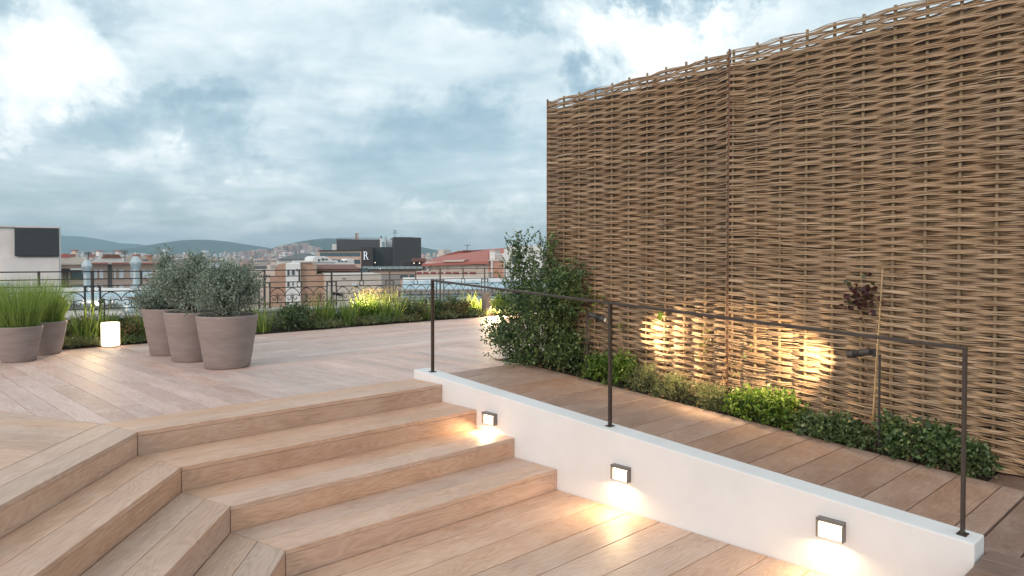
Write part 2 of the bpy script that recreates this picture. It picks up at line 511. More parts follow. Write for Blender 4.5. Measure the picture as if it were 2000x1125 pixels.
# ------------------------------------------------------------------ boards
def clip(poly, p, n):
    """keep the part of a 2-D polygon where (x - p).n <= 0"""
    out = []
    for i in range(len(poly)):
        a, b = poly[i], poly[(i + 1) % len(poly)]
        da = (a[0] - p[0]) * n[0] + (a[1] - p[1]) * n[1]
        db = (b[0] - p[0]) * n[0] + (b[1] - p[1]) * n[1]
        if da <= 0: out.append(a)
        if (da < 0 < db) or (db < 0 < da):
            s = da / (da - db)
            out.append((a[0] + s * (b[0] - a[0]), a[1] + s * (b[1] - a[1])))
    return out
def area(p):
    return 0.5 * sum(p[i][0] * p[(i + 1) % len(p)][1] - p[(i + 1) % len(p)][0] * p[i][1] for i in range(len(p)))
def board3(name, poly3, along, nrm, th, mat, parent, bev=0.0025):
    """a plank from a planar polygon (3-D, its show face), local X along the plank"""
    ex = Vector(along).normalized(); ez = Vector(nrm).normalized()
    ey = ez.cross(ex).normalized()
    ex = ey.cross(ez)
    o = sum((Vector(p) for p in poly3), Vector()) / len(poly3)
    loc = [((Vector(p) - o).dot(ex), (Vector(p) - o).dot(ey)) for p in poly3]
    if area(loc) < 0: loc.reverse()
    if abs(area(loc)) < 0.0015: return None
    bm = bmesh.new()
    top = [bm.verts.new((x, y, 0)) for x, y in loc]
    bot = [bm.verts.new((x, y, -th)) for x, y in loc]
    n = len(loc)
    f = bm.faces.new(top)
    for i in range(n):
        bm.faces.new((top[i], bot[i], bot[(i + 1) % n], top[(i + 1) % n]))
    bm.faces.new(list(reversed(bot)))
    if bev:
        try:
            bmesh.ops.bevel(bm, geom=list(f.edges), offset=bev, segments=2, affect='EDGES', profile=0.5)
        except Exception:
            pass
    me = bpy.data.meshes.new(name)
    bm.to_mesh(me); bm.free()
    me.materials.append(mat)
    ob = bpy.data.objects.new(name, me)
    C.objects.link(ob)
    mw = Matrix((ex, ey, ez)).transposed().to_4x4()
    mw.translation = o
    ob.matrix_world = mw
    ob.parent = parent
    return ob
rng = random.Random(11)
GAP = 0.0021
def flat_board(poly_ab, along_ab, z, mat, parent, name='deck_board', th=0.028, zf=None):
    dz = rng.uniform(-0.0006, 0.0006)
    pts = [W(p[0], p[1], (zf(p[1]) if zf else z) + dz) for p in poly_ab]
    al = AX * along_ab[0] + BX * along_ab[1]
    nr = UP
    if zf:
        k = zf(1.0) - zf(0.0)
        nr = (UP - BX * k).normalized()
        al = al + UP * (k * along_ab[1])
    return board3(name, pts, al, nr, th, mat, parent)
def shrink(poly, g=GAP):
    """inset a convex polygon by g on every side"""
    if area(poly) < 0: poly = list(reversed(poly))
    res = list(poly)
    n = len(poly)
    for i in range(n):
        a, b = poly[i], poly[(i + 1) % n]
        d = math.hypot(b[0] - a[0], b[1] - a[1])
        if d < 1e-6: continue
        nx, ny = (b[1] - a[1]) / d, -(b[0] - a[0]) / d
        res = clip(res, (a[0] - nx * g, a[1] - ny * g), (nx, ny))
        if len(res) < 3: return []
    return res
def sheet(name, polys, mat, z, kind='structure'):
    v, f = [], []
    for p in polys:
        n = len(v)
        v += [W(x, y, z(y) if callable(z) else z) for x, y in p]
        f.append(list(range(n, n + len(p))))
    return tag(mesh_obj(name, v, f, mat), kind=kind)

# ---- upper deck
EDGE = -4.90
WALL_A, WALL_B = 2.455, 2.625
CS = [(0.108 * i, 0.45 * i) for i in range(-1, 5)]          # mitred corners; index 1 is the top step's
DL = (-0.649, 0.760)                                        # run of the left flight
BORD = 0.414
c_in = (-0.0994, -BORD)                                     # inner corner of the border boards
seam_d = (-0.434, -0.981)
sl = math.hypot(*seam_d); seam_d = (seam_d[0] / sl, seam_d[1] / sl)
upper = sheet('upper_deck', [
    [(-6, EDGE), (9.8, EDGE), (9.8, -0.80), (3.78, -0.80), (3.78, -0.43), (-0.1, -0.02), (-6, -0.02)],
    [(-6, -0.02), (-0.02, -0.02), (-0.02 + 5 * DL[0], -0.02 + 5 * DL[1]), (-6, 4)]], M['under'], -0.030)
# field of boards square to the stair, running back to the bed
wB = 0.165
a0 = -0.032 - wB * 19
k = 0
while a0 + k * wB < 5.6:
    a = a0 + k * wB
    k += 1
    far = EDGE if a < 1.24 else -1.955
    near = -BORD if a < 3.70 else -0.80
    strip = [(a, far), (a + wB, far), (a + wB, near), (a, near)]
    # cut along the seam with the left-hand field
    strip = clip(strip, c_in, (-seam_d[1] * -1, seam_d[0] * -1)) if a < 0.2 else strip
    if len(strip) < 3 or abs(area(strip)) < 0.003: continue
    bs = [p[1] for p in strip]
    lo, hi = min(bs), max(bs)
    cuts = [lo]
    r = lo + rng.uniform(0.9, 3.0)
    while r < hi - 0.5:
        cuts.append(r); r += rng.uniform(2.4, 3.4)
    cuts.append(hi)
    for c0, c1 in zip(cuts[:-1], cuts[1:]):
        p = clip(clip(strip, (0, c0), (0, -1)), (0, c1), (0, 1))
        p = shrink(p) if len(p) >= 3 else []
        if len(p) >= 3: flat_board(p, (0, 1), 0, M['wood_deck'], upper)
# field along the bed, boards parallel to the stair
b0 = EDGE
k = 0
while b0 + k * wB < -1.96:
    b = b0 + k * wB
    b1 = min(b + wB, -1.957)
    k += 1
    x = 1.24
    r = x + rng.uniform(0.8, 3.4)
    cuts = [x]
    while r < 9.3:
        cuts.append(r); r += rng.uniform(2.6, 3.6)
    cuts.append(9.8)
    for c0, c1 in zip(cuts[:-1], cuts[1:]):
        p = shrink([(c0, b), (c1, b), (c1, b1), (c0, b1)])
        if len(p) >= 3: flat_board(p, (1, 0), 0, M['wood_deck'], upper)
# border boards along both stair edges (two and two, mitred)
mid = (c_in[0] / 2, c_in[1] / 2)
for q0, q1 in ((c_in, mid), (mid, (0.0, 0.0))):
    p = shrink([q0, (WALL_A - 0.004, q0[1]), (WALL_A - 0.004, q1[1]), q1])
    flat_board(p, (1, 0), 0, M['wood'], upper)
    p = shrink([q0, q1, (q1[0] + 4.6 * DL[0], q1[1] + 4.6 * DL[1]), (q0[0] + 4.6 * DL[0], q0[1] + 4.6 * DL[1])])
    flat_board(p, DL, 0, M['wood'], upper)
# left-hand field
daz = R(101.0)
wd = Vector((math.sin(daz), math.cos(daz), 0))
dd = (wd.dot(AX), wd.dot(BX))
dn = (-dd[1], dd[0])
for i in range(-3, 30):
    s0, s1 = i * wB, (i + 1) * wB
    base = (c_in[0] - dn[0] * 0.5 * 0, c_in[1])
    def pt(s, l): return (base[0] + dn[0] * s + dd[0] * l, base[1] + dn[1] * s + dd[1] * l)
    st = [pt(s0, -5), pt(s0, 2), pt(s1, 2), pt(s1, -5)]
    st = clip(st, c_in, (-seam_d[1], seam_d[0]))                               # left of the seam
    if len(st) < 3: continue
    st = clip(st, c_in, (-DL[1] * -1, DL[0] * -1))                              # behind the border
    if len(st) < 3: continue
    p = shrink(st)
    if len(p) >= 3: flat_board(p, dd, 0, M['wood'], upper)

# ---- stairs: two flights meeting in a mitre
RISE = 0.15
steps = sheet('stairs', [[(-0.3, -0.4), (WALL_A, -0.4), (WALL_A, -0.03), (-0.05, -0.03)]], M['under'], -0.04)
core = MB()
for i in range(1, 5):
    c0, c1 = CS[i], CS[i + 1] if i < 5 else CS[i]
    # dark carcass under the treads
    z1 = -RISE * i - 0.031
    if i < 4:
        inset = 0.03
        pA = [(c0[0] - 0.1, c0[1] - 0.2), (WALL_A, c0[1] - 0.2), (WALL_A, c1[1] - inset), (c1[0] - inset * 0.2, c1[1] - inset)]
        core.prism([W(x, y, z1) for x, y in pA], (0, 0, -0.14))
        n0 = (c1[0] - 0.05, c1[1] - inset)
        pL = [(c0[0] - 0.2, c0[1] - 0.2), n0, (n0[0] + 4.4 * DL[0], n0[1] + 4.4 * DL[1]), (c0[0] - 0.2 + 4.4 * DL[0], c0[1] - 0.2 + 4.4 * DL[1])]
        core.prism([W(x, y, z1 - 0.001) for x, y in pL], (0, 0, -0.139))
core.build('carcass', M['under'], steps)
TT = 0.028
nL = (0.760, 0.649)
for i in range(0, 4):
    c1 = CS[i + 1]
    z = -RISE * i
    if i > 0:
        c0 = CS[i]
        m_ = ((c0[0] + c1[0]) / 2, (c0[1] + c1[1]) / 2)
        for q0, q1 in ((c0, m_), (m_, c1)):
            p = shrink([q0, (WALL_A - 0.003, q0[1]), (WALL_A - 0.003, q1[1]), q1], 0.0016)
            flat_board(p, (1, 0), z, M['wood'], steps, 'tread_board', TT)
            p = shrink([q0, q1, (q1[0] + 4.4 * DL[0], q1[1] + 4.4 * DL[1]), (q0[0] + 4.4 * DL[0], q0[1] + 4.4 * DL[1])], 0.0016)
            flat_board(p, DL, z, M['wood'], steps, 'tread_board', TT)
    # risers hang under the nosing, set back a hair
    zt, zb = z - TT - 0.0022, z - RISE - 0.004
    e = 0.003
    pa, pb = (c1[0] + 0.002, c1[1] - e), (WALL_A - 0.003, c1[1] - e)
    board3('riser_board', [W(*pa, zt), W(*pb, zt), W(*pb, zb), W(*pa, zb)], AX, BX, 0.02, M['wood'], steps, 0.0015)
    pa = (c1[0] - nL[0] * e, c1[1] - nL[1] * e)
    pb = (pa[0] + 4.4 * DL[0], pa[1] + 4.4 * DL[1])
    board3('riser_board', [W(*pa, zt), W(*pb, zt), W(*pb, zb), W(*pa, zb)], AX * DL[0] + BX * DL[1], AX * nL[0] + BX * nL[1], 0.02, M['wood'], steps, 0.0015)

# ---- lower deck
LOW = -0.6
lower = sheet('lower_deck', [[(-5, 1.2), (WALL_A, 1.2), (WALL_A, 6.5), (-5, 6.5)]], M['under'], LOW - 0.032)
wC = 0.2455
b = 1.30
while b < 6.2:
    b1 = b + wC
    if b < 1.36:
        b, b1 = 1.352, 1.5195
    p = [(CS[4][0] - 2.6, b), (WALL_A - 0.003, b), (WALL_A - 0.003, b1), (CS[4][0] - 2.6, b1)]
    p = clip(p, CS[4], (-nL[0], -nL[1]))                     # in front of the left flight
    if len(p) >= 3:
        far = max(q[0] for q in p); near = min(q[0] for q in p)
        cut = near + (far - near) * rng.uniform(0.2, 0.5) if b > 2.4 else None
        parts = [p] if cut is None else [clip(p, (cut, 0), (1, 0)), clip(p, (cut, 0), (-1, 0))]
        for q in parts:
            q = shrink(q, 0.003) if len(q) >= 3 else []
            if len(q) >= 3: flat_board(q, (1, 0), LOW, M['wood'], lower)
    b = b1

# ---- ramp, landing, bed by the fence
WS, WE = -0.42, 4.015
SL = -0.0727
def ramp_z(b): return SL * (b - WS) + 0.003
def wall_z(b): return 0.083 + SL * (b - WS)
BED = 3.83
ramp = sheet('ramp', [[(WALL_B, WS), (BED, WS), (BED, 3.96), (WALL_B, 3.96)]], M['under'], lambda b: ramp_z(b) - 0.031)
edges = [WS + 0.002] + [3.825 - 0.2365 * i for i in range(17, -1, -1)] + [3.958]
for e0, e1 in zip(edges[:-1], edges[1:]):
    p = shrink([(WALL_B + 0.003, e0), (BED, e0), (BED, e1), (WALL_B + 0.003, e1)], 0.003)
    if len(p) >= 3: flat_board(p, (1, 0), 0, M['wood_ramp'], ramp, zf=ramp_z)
LAND = -0.318
landing = sheet('landing', [[(1.9, 4.022), (4.16, 4.022), (4.16, 7.5), (1.9, 7.5)], [(WALL_B, 3.963), (4.16, 3.963), (4.16, 4.021), (WALL_B, 4.021)]], M['under'], LAND - 0.031)
p = shrink([(WALL_B + 0.004, 3.966), (BED + 0.33, 3.966), (BED + 0.33, 4.155), (WALL_B + 0.004, 4.155)], 0.003)
flat_board(p, (1, 0), LAND, M['wood_grey'], landing)
p = shrink([(BED + 0.01, 3.73), (BED + 0.33, 3.73), (BED + 0.33, 3.965), (BED + 0.01, 3.965)], 0.003)
flat_board(p, (1, 0), LAND + 0.003, M['wood_grey'], landing)
a = 4.16
while a > 1.95:
    st = 4.158 if a - 0.15 > WALL_B - 0.05 else 4.025
    p = shrink([(a - 0.15, st), (a, st), (a, 7.4), (a - 0.15, 7.4)], 0.003)
    flat_board(p, (0, 1), LAND, M['wood_grey'], landing)
    a -= 0.15
edge_b = MB()
edge_b.prism([W(1.9, 4.026, LAND - 0.033), W(WALL_A - 0.004, 4.026, LAND - 0.033), W(WALL_A - 0.004, 4.05, LAND - 0.033), W(1.9, 4.05, LAND - 0.033)], (0, 0, -0.25))
edge_b.build('edge_board', M['wood_grey'], landing)

# bed soil
bed = MB()
v = []
nb = 24
for i in range(nb + 1):
    bb = -0.795 + (3.725 + 0.795) * i / nb
    zz = min(0.0, ramp_z(bb)) - 0.035
    for a_ in (BED - 0.07 if bb < -0.3 else BED + 0.004, 3.98, 4.24):
        v.append(W(a_, bb, zz + (0.03 if a_ > 3.9 and a_ < 4.1 else 0)))
f = [(i * 3 + j, i * 3 + j + 1, i * 3 + j + 4, i * 3 + j + 3) for i in range(nb) for j in range(2)]
tag(mesh_obj('fence_bed', v, f, M['soil'], smooth=True), kind='structure')

# ---- white stringer wall beside the stair
wb = MB()
prof = [(WS, wall_z(WS)), (WE, wall_z(WE)), (WE, -0.85), (WS, -0.85)]
wb.prism([W(WALL_A, b_, z_) for b_, z_ in prof], AX * (WALL_B - WALL_A))
wl = wb.build('parapet_wall', M['plaster'], bevel=0.008, seg=2)
tag(wl, 'low white rendered wall sloping down between the steps and the ramp', 'wall')

# ---- wall lamps
M['lamp_face'] = emit('wall_lamp_diffuser', (1.0, 0.82, 0.56), 2.3)
ords = ['beside the second step, smallest of the three', 'in the middle of the white wall', 'nearest the low end of the white wall']
for (cb, cz, wd_, ht), od in zip(((0.630, -0.190, 0.142, 0.092), (1.948, -0.346, 0.142, 0.100), (3.352, -0.343, 0.144, 0.106)), ords):
    ctr = W(WALL_A, cb, cz)
    t_ = thing('wall_lamp', ctr, 'lit square dark wall lamp ' + od, 'wall lamp', 'lamps set on the white wall')
    n_ = -AX
    body = MB()
    body.box(ctr + n_ * 0.008, BX * wd_ / 2, n_ * 0.0065, UP * ht / 2)                       # back plate
    body.box(ctr + n_ * 0.030 + UP * (ht / 2 - 0.0075), BX * wd_ / 2, n_ * 0.0155, UP * 0.0075)   # hood
    for s in (-1, 1):
        body.box(ctr + n_ * 0.029 + BX * s * (wd_ / 2 - 0.0035) - UP * 0.0095, BX * 0.0035, n_ * 0.0145, UP * (ht / 2 - 0.0095))
    body.build('housing', M['fixture'], t_, bevel=0.0015)
    g = MB()
    g.box(ctr + n_ * 0.022 - UP * 0.011, BX * (wd_ / 2 - 0.0085), n_ * 0.007, UP * (ht / 2 - 0.0125))
    g.build('diffuser', M['lamp_face'], t_, bevel=0.002)
    ld = bpy.data.lights.new('lamp_light', 'AREA')
    ld.shape = 'RECTANGLE'; ld.size = wd_ * 0.8; ld.size_y = 0.02
    ld.energy = 2.5; ld.color = WARM; ld.spread = R(168)
    lo = bpy.data.objects.new('lamp_light', ld)
    C.objects.link(lo); lo.parent = t_
    dirv = (-UP * 0.88 + n_ * 0.47).normalized()
    lo.rotation_euler = dirv.to_track_quat('-Z', 'X').to_euler()
    # long side along the wall
    z_ = -dirv; x_ = BX; y_ = z_.cross(x_)
    mw = Matrix((x_, y_, z_)).transposed().to_4x4(); mw.translation = n_ * 0.052 + UP * (-ht / 2 + 0.01)
    lo.matrix_local = mw

# ---- handrail
hr = thing('handrail', W(2.54, -0.25, 0.07), 'slim dark metal handrail with three posts on the white wall', 'handrail')
pb_ = [(-0.25, 0.896), (1.770, 0.772), (3.943, 0.673)]
def rail_z(b): return 0.893 + (0.671 - 0.893) * (b + 0.25) / (3.943 + 0.25)
for b_, zt in pb_:
    m_ = MB()
    top_z = rail_z(b_) - 0.006
    zb = wall_z(b_) - 0.004
    c_ = W(2.54, b_, (top_z + zb) / 2)
    m_.box(c_, AX * 0.015, BX * 0.008, UP * (top_z - zb) / 2)
    m_.build('post', M['bronze'], hr, bevel=0.0015)
    m_ = MB(); sl_ = (BX + UP * SL).normalized(); m_.box(W(2.54, b_, wall_z(b_) + 0.0022), AX * 0.030, sl_ * 0.022, sl_.cross(AX).normalized() * 0.003); m_.build('base_plate', M['bronze'], hr, bevel=0.001)
m_ = MB()
p0, p1 = W(2.54, -0.258, rail_z(-0.258)), W(2.54, 3.951, rail_z(3.951))
d_ = (p1 - p0).normalized()
m_.box((p0 + p1) / 2, AX * 0.0152, (p1 - p0) / 2, d_.cross(AX).normalized() * 0.0082)
m_.build('top_rail', M['bronze'], hr, bevel=0.002)

# ------------------------------------------------------------------ willow fence
FA = 4.14
def fence_top(b): return 2.74 + (b + 0.33) * 0.0475
nrng = np.random.default_rng(5)
def fence_panel(b0, b1, label, open_top, seed):
    g = np.random.default_rng(seed)
    root = thing('willow_fence', W(FA, b0, -0.02), label, 'fence', 'woven willow fence panels')
    n_st = int(round((b1 - b0) / 0.212))
    sb = np.linspace(b0 + 0.012, b1 - 0.012, n_st + 1)
    gap = sb[1] - sb[0]
    for i, s in enumerate(sb):
        m_ = MB()
        zb = ramp_z(min(s, 3.95)) - 0.05
        zt = fence_top(s) + g.uniform(-0.008, 0.012)
        lean = g.uniform(-0.006, 0.006)
        r = g.uniform(0.0125, 0.0155)
        m_.tube([W(FA, s, zb), W(FA, s + lean * 0.5, (zb + zt) / 2), W(FA, s + lean, zt)], r, 8, r * 0.85)
        m_.build('stake', M['wattle_stake'], root, smooth=True)
    pitch = 0.0282
    h0 = lambda s: ramp_z(np.minimum(s, 3.96)) + 0.002
    ns = int((b1 - b0) / gap * 4) + 1
    s = np.linspace(b0, b1, ns)
    zmin = h0(s)
    rows = int((fence_top(b0) - float(h0(b0))) / pitch)
    # the weave settles: heights wander slowly along and between rows
    ph = g.uniform(0, 6.28, 8)
    for rI in range(rows):
        t = (rI + 0.5) / rows
        zc = zmin + (fence_top(s) - 0.012 - zmin) * t
        wob = 0.010 * np.sin(s * 1.9 + ph[0] + t * 5) + 0.007 * np.sin(s * 4.7 + ph[1] - t * 9) + 0.004 * np.sin(s * 9.1 + ph[2] + rI * 0.7)
        # rows dip where they turn round the end stakes
        endd = np.minimum(s - b0, b1 - s)
        wob = wob + 0.022 * np.exp(-endd / 0.10) * math.sin(t * 7 + ph[3]) * 0.6 + 0.012 * np.exp(-endd / 0.12)
        zc = zc + wob * 0.75 * (1 - max(0.0, (t - 0.86) / 0.14) ** 1.5 * 0.9)
        side = 1 if rI % 2 == 0 else -1
        phase = math.pi * (s - sb[0]) / gap
        weave = side * np.cos(phase)
        # flattened crests
        weave = np.sign(weave) * np.abs(weave) ** 0.75
        if t > 0.965: weave = weave * 0.8
        nr = int(g.integers(9, 12))
        if t > open_top: nr = int(g.integers(9, 12))
        Vs, Fs = [], []
        nv = 0
        for k in range(nr):
            r = g.uniform(0.0026, 0.0045)
            slot = (k / 4.0 - 0.5) if k < 5 else g.uniform(-0.5, 0.5)
            # rods run from end to end of the panel, some start or stop part-way
            i0, i1 = 0, ns
            if k > 4 and g.random() < 0.5: i0 = int(g.integers(0, ns // 2))
            if k > 4 and g.random() < 0.5: i1 = int(g.integers(ns // 2 + 3, ns + 1))
            if i1 - i0 < 6: i0, i1 = 0, ns
            ss = s[i0:i1]
            fan = 0.0250 * slot * (0.78 + 0.35 * np.abs(np.sin(phase[i0:i1])) * g.uniform(0.6, 1.4))
            zz = zc[i0:i1] + fan + 0.0028 * np.sin(ss * g.uniform(5, 14) + g.uniform(0, 6.3)) + (ss - ss.mean()) * g.uniform(-0.006, 0.006)
            off = 0.0265 * weave[i0:i1] + (g.uniform(-0.004, 0.004)) + 0.003 * np.sin(ss * g.uniform(6, 20) + g.uniform(0, 6))
            if i1 < ns or i0 > 0:      # loose tips stand off a little
                tip = np.zeros(len(ss))
                if i0 > 0: tip[:3] -= np.array([0.016, 0.008, 0.003])
                if i1 < ns: tip[-3:] -= np.array([0.003, 0.008, 0.016])
                off = off + tip * g.uniform(0.2, 1.0)
            cx = O0.x + AX.x * (FA + off) + BX.x * ss
            cy = O0.y + AX.y * (FA + off) + BX.y * ss
            n = len(ss)
            ring = np.empty((n, 4, 3))
            for q in range(4):
                an = math.pi / 4 + q * math.pi / 2
                da, dz = math.cos(an) * r, math.sin(an) * r
                ring[:, q, 0] = cx + AX.x * da
                ring[:, q, 1] = cy + AX.y * da
                ring[:, q, 2] = zz + dz
            Vs.append(ring.reshape(-1, 3))
            i = np.arange(n - 1)[:, None]
            q = np.arange(4)[None, :]
            q2 = (q + 1) % 4
            F_ = np.stack([i * 4 + q, i * 4 + q2, (i + 1) * 4 + q2, (i + 1) * 4 + q], -1).reshape(-1, 4)
            Fs.append(F_ + nv)
            nv += n * 4
        np_obj('willow_band', np.vstack(Vs), np.vstack(Fs), M['willow'], root, smooth=True)
    return root
fence_panel(-0.33, 1.765, 'far woven willow fence panel, left of the upright seam', 0.975, 3)
fence_panel(1.785, 5.2, 'near woven willow fence panel reaching the right edge of the picture', 0.97, 8)
# dark bindings at the panel ends
for b_, lab in ((-0.328, 'thin brown edging post at the free end of the willow fence'), (1.775, 'thin dark binding post in the seam between the willow panels')):
    m_ = MB()
    m_.tube([W(FA - 0.022, b_, ramp_z(b_) - 0.05), W(FA - 0.022, b_, 1.2), W(FA - 0.022, b_, fence_top(b_) + 0.01)], 0.009, 6)
    tag(m_.build('fence_post', plain('binding_bark', (0.16, 0.085, 0.055), 0.8, 0.3, 60, bmp=0.3), smooth=True), lab, 'post')
# rendered wall behind the fence; its top stops short of the weave
m_ = MB()
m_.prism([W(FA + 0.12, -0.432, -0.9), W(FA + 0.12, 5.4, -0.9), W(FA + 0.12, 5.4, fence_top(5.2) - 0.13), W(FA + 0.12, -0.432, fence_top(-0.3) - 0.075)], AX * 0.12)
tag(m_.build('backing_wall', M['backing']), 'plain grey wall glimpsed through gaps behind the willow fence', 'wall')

# ------------------------------------------------------------------ planting
def leaves_mesh(P, D, Ln, Wd, g, cup=0.18):
    """one four-cornered leaf per row; P base, D direction"""
    n = len(P)
    U = g.normal(size=(n, 3)); U[:, 2] += 0.8
    S = np.cross(D, U); S /= np.linalg.norm(S, axis=1)[:, None] + 1e-9
    Nn = np.cross(S, D)
    Ln = np.broadcast_to(Ln, n)[:, None]; Wd = np.broadcast_to(Wd, n)[:, None]
    V = np.empty((n, 4, 3))
    V[:, 0] = P
    V[:, 1] = P + D * Ln * 0.5 + S * Wd * 0.5 + Nn * Wd * cup
    V[:, 2] = P + D * Ln
    V[:, 3] = P + D * Ln * 0.5 - S * Wd * 0.5 + Nn * Wd * cup
    F_ = np.arange(n * 4).reshape(n, 4)
    return V.reshape(-1, 3), F_
def unit(v): return v / (np.linalg.norm(v, axis=1)[:, None] + 1e-9)
def shrub(name, base, lobes, n_twig, per, tlen, ll, lw, mat, label, cat='shrub', group=None, seed=1, up=0.45, stems=9, stem_r=0.006, floor=None, shell=2.4, bark=None):
    """lobes: list of (centre, radii, weight); leaves sit along short twigs so that gaps stay open"""
    g = np.random.default_rng(seed)
    root = thing(name, base, label, cat, group)
    wts = np.array([l[2] for l in lobes], float); wts /= wts.sum()
    idx = g.choice(len(lobes), n_twig, p=wts)
    cen = np.array([list(l[0]) for l in lobes])[idx]
    rad = np.array([list(l[1]) for l in lobes])[idx]
    d = unit(g.normal(size=(n_twig, 3)))
    # lumpy outline: radius wanders with direction, so clumps and hollows form
    lump = 1 + 0.20 * np.sin(d[:, 0] * 5.1 + idx) * np.cos(d[:, 1] * 4.3 + seed) + 0.14 * np.sin(d[:, 2] * 7.7 + seed * 1.7 + d[:, 0] * 6)
    rr = g.random(n_twig) ** (1 / shell) * lump
    T = cen + d * rad * rr[:, None]
    td = unit(d * np.array([0.8, 0.8, 0.5]) + np.array([0, 0, up]) + 0.45 * g.normal(size=(n_twig, 3)))
    tl = tlen * g.uniform(0.6, 1.35, n_twig)
    # leaves
    tt = np.linspace(0.0, 1.0, per)[None, :] + g.uniform(-0.04, 0.04, (n_twig, per))
    P = T[:, None, :] + td[:, None, :] * (tl[:, None] * (tt - 0.35))[:, :, None]
    P = P.reshape(-1, 3)
    TD = np.repeat(td, per, 0)
    ld = unit(TD * 0.55 + 0.85 * unit(g.normal(size=P.shape)) + np.array([0, 0, 0.12]))
    fl = base[2] if floor is None else floor
    keep = P[:, 2] > fl + 0.01
    P, ld = P[keep], ld[keep]
    sz = g.uniform(0.65, 1.25, len(P))
    V, F_ = leaves_mesh(P, ld, ll * sz, lw * sz, g)
    tag(np_obj('foliage', V, F_, mat, root), kind='stuff')
    # stems
    mb = MB()
    pick = g.choice(n_twig, min(stems * 3, n_twig), replace=False)
    bz = Vector(base)
    for j, k in enumerate(pick[:stems]):
        p = Vector(T[k]); m_ = (bz + p) / 2 + Vector((g.normal() * 0.02, g.normal() * 0.02, 0.15 * (p.z - bz.z)))
        b2 = bz + Vector((g.normal() * 0.02, g.normal() * 0.02, 0))
        mb.tube([b2, b2.lerp(m_, 0.5), m_, m_.lerp(p, 0.5), p], stem_r, 4, stem_r * 0.3)
    for k in pick[stems:]:
        mb.tube([Vector(T[k] - td[k] * tl[k] * 0.5), Vector(T[k] + td[k] * tl[k] * 0.6)], stem_r * 0.35, 3, stem_r * 0.15)
    mb.build('stem', bark or M['bark'], root, kind='stuff')
    return root
def blades(name, base, n, rad, height, width, lean, mat, label, cat='grass', group=None, seed=1, curve=0.5, part='blade_tuft', levels=5):
    g = np.random.default_rng(seed)
    root = thing(name, base, label, cat, group)
    ang = g.uniform(0, 2 * math.pi, n)
    r = rad * np.sqrt(g.random(n))
    bx = base[0] + r * np.cos(ang); by = base[1] + r * np.sin(ang)
    out = ang + g.normal(0, 0.6, n)
    h = height * g.uniform(0.55, 1.1, n)
    ln = lean * g.uniform(0.1, 1.0, n) * (0.4 + r / max(rad, 1e-6))
    w = width * g.uniform(0.6, 1.2, n)
    tw = g.uniform(0, math.pi, n)
    V = np.empty((n, levels, 2, 3))
    for i in range(levels):
        t = i / (levels - 1)
        off = ln * h * (t * (1 - curve) + curve * t * t)
        z = h * (t - 0.22 * curve * ln * t * t)
        ww = w * (1 - t ** 1.7) * 0.5 + w * 0.02
        cx = bx + off * np.cos(out); cy = by + off * np.sin(out)
        for s, sg in ((0, -1), (1, 1)):
            V[:, i, s, 0] = cx + sg * ww * np.cos(tw)
            V[:, i, s, 1] = cy + sg * ww * np.sin(tw)
            V[:, i, s, 2] = base[2] + z
    V = V.reshape(-1, 3)
    k = np.arange(n)[:, None] * levels * 2
    i = np.arange(levels - 1)[None, :] * 2
    q = k + i
    F_ = np.stack([q, q + 1, q + 3, q + 2], -1).reshape(-1, 4)
    tag(np_obj(part, V, F_, mat, root, smooth=True), kind='stuff')
    return root

# ---- pots
def pot(base, r_top, r_bot, h, label, group):
    t_ = thing('plant_pot', base, label, 'plant pot', group)
    th = 0.022
    m_ = MB()
    prof = [(0.001, 0.004), (r_bot * 0.94, 0.0), (r_bot, 0.012)]
    for i in range(1, 9):
        s = i / 9
        prof.append((r_bot + (r_top - r_bot) * s + 0.0012 * math.sin(s * 40), 0.012 + (h - 0.03) * s))
    prof += [(r_top - 0.001, h - 0.018), (r_top + 0.002, h - 0.006), (r_top - 0.004, h), (r_top - th + 0.004, h), (r_top - th, h - 0.006), (r_top - th - 0.02, h - 0.09)]
    m_.lathe(base, prof, 56)
    m_.build('body', M['pot'], t_, smooth=True)
    s_ = MB()
    s_.lathe(base, [(0.001, h - 0.035), (r_top * 0.5, h - 0.04), (r_top - th - 0.006, h - 0.055)], 24)
    s_.build('soil', M['soil'], t_, smooth=True)
    return t_
def pot_at(u, v): return at_z(u, v, 0.0)
GP = 'taupe pots holding silver bushes'
p3, p2, p1 = pot_at(444.5, 716), pot_at(379, 703), pot_at(334, 691)
for p_, lb in ((p3, 'large taupe pot in front, nearest of the three with silver bushes'), (p2, 'middle taupe pot of the three with silver bushes'), (p1, 'rearmost taupe pot of the three with silver bushes')):
    pot(p_, 0.296, 0.216, 0.522, lb, GP)
def bush(p, top, lobes, lab, seed, n):
    z0 = 0.50
    ls = [((p.x + dx, p.y + dy, z0 + dz), r, w) for dx, dy, dz, r, w in lobes]
    shrub('silver_bush', (p.x, p.y, z0 - 0.02), ls, n, 15, 0.14, 0.026, 0.0115, M['leaf_olive'], lab, 'bush', 'silver bushes in the three pots', seed, 0.5, 16, 0.007, floor=0.42, shell=2.0)
bush(p3, 0, [(-0.02, 0, 0.19, (0.30, 0.28, 0.20), 1.2), (0.07, 0.05, 0.34, (0.23, 0.22, 0.19), 0.8), (-0.12, 0, 0.36, (0.13, 0.15, 0.19), 0.45), (0.16, 0.05, 0.30, (0.15, 0.2, 0.2), 0.4)], 'round silver-leaved bush in the front pot, fullest of the three', 21, 1150)
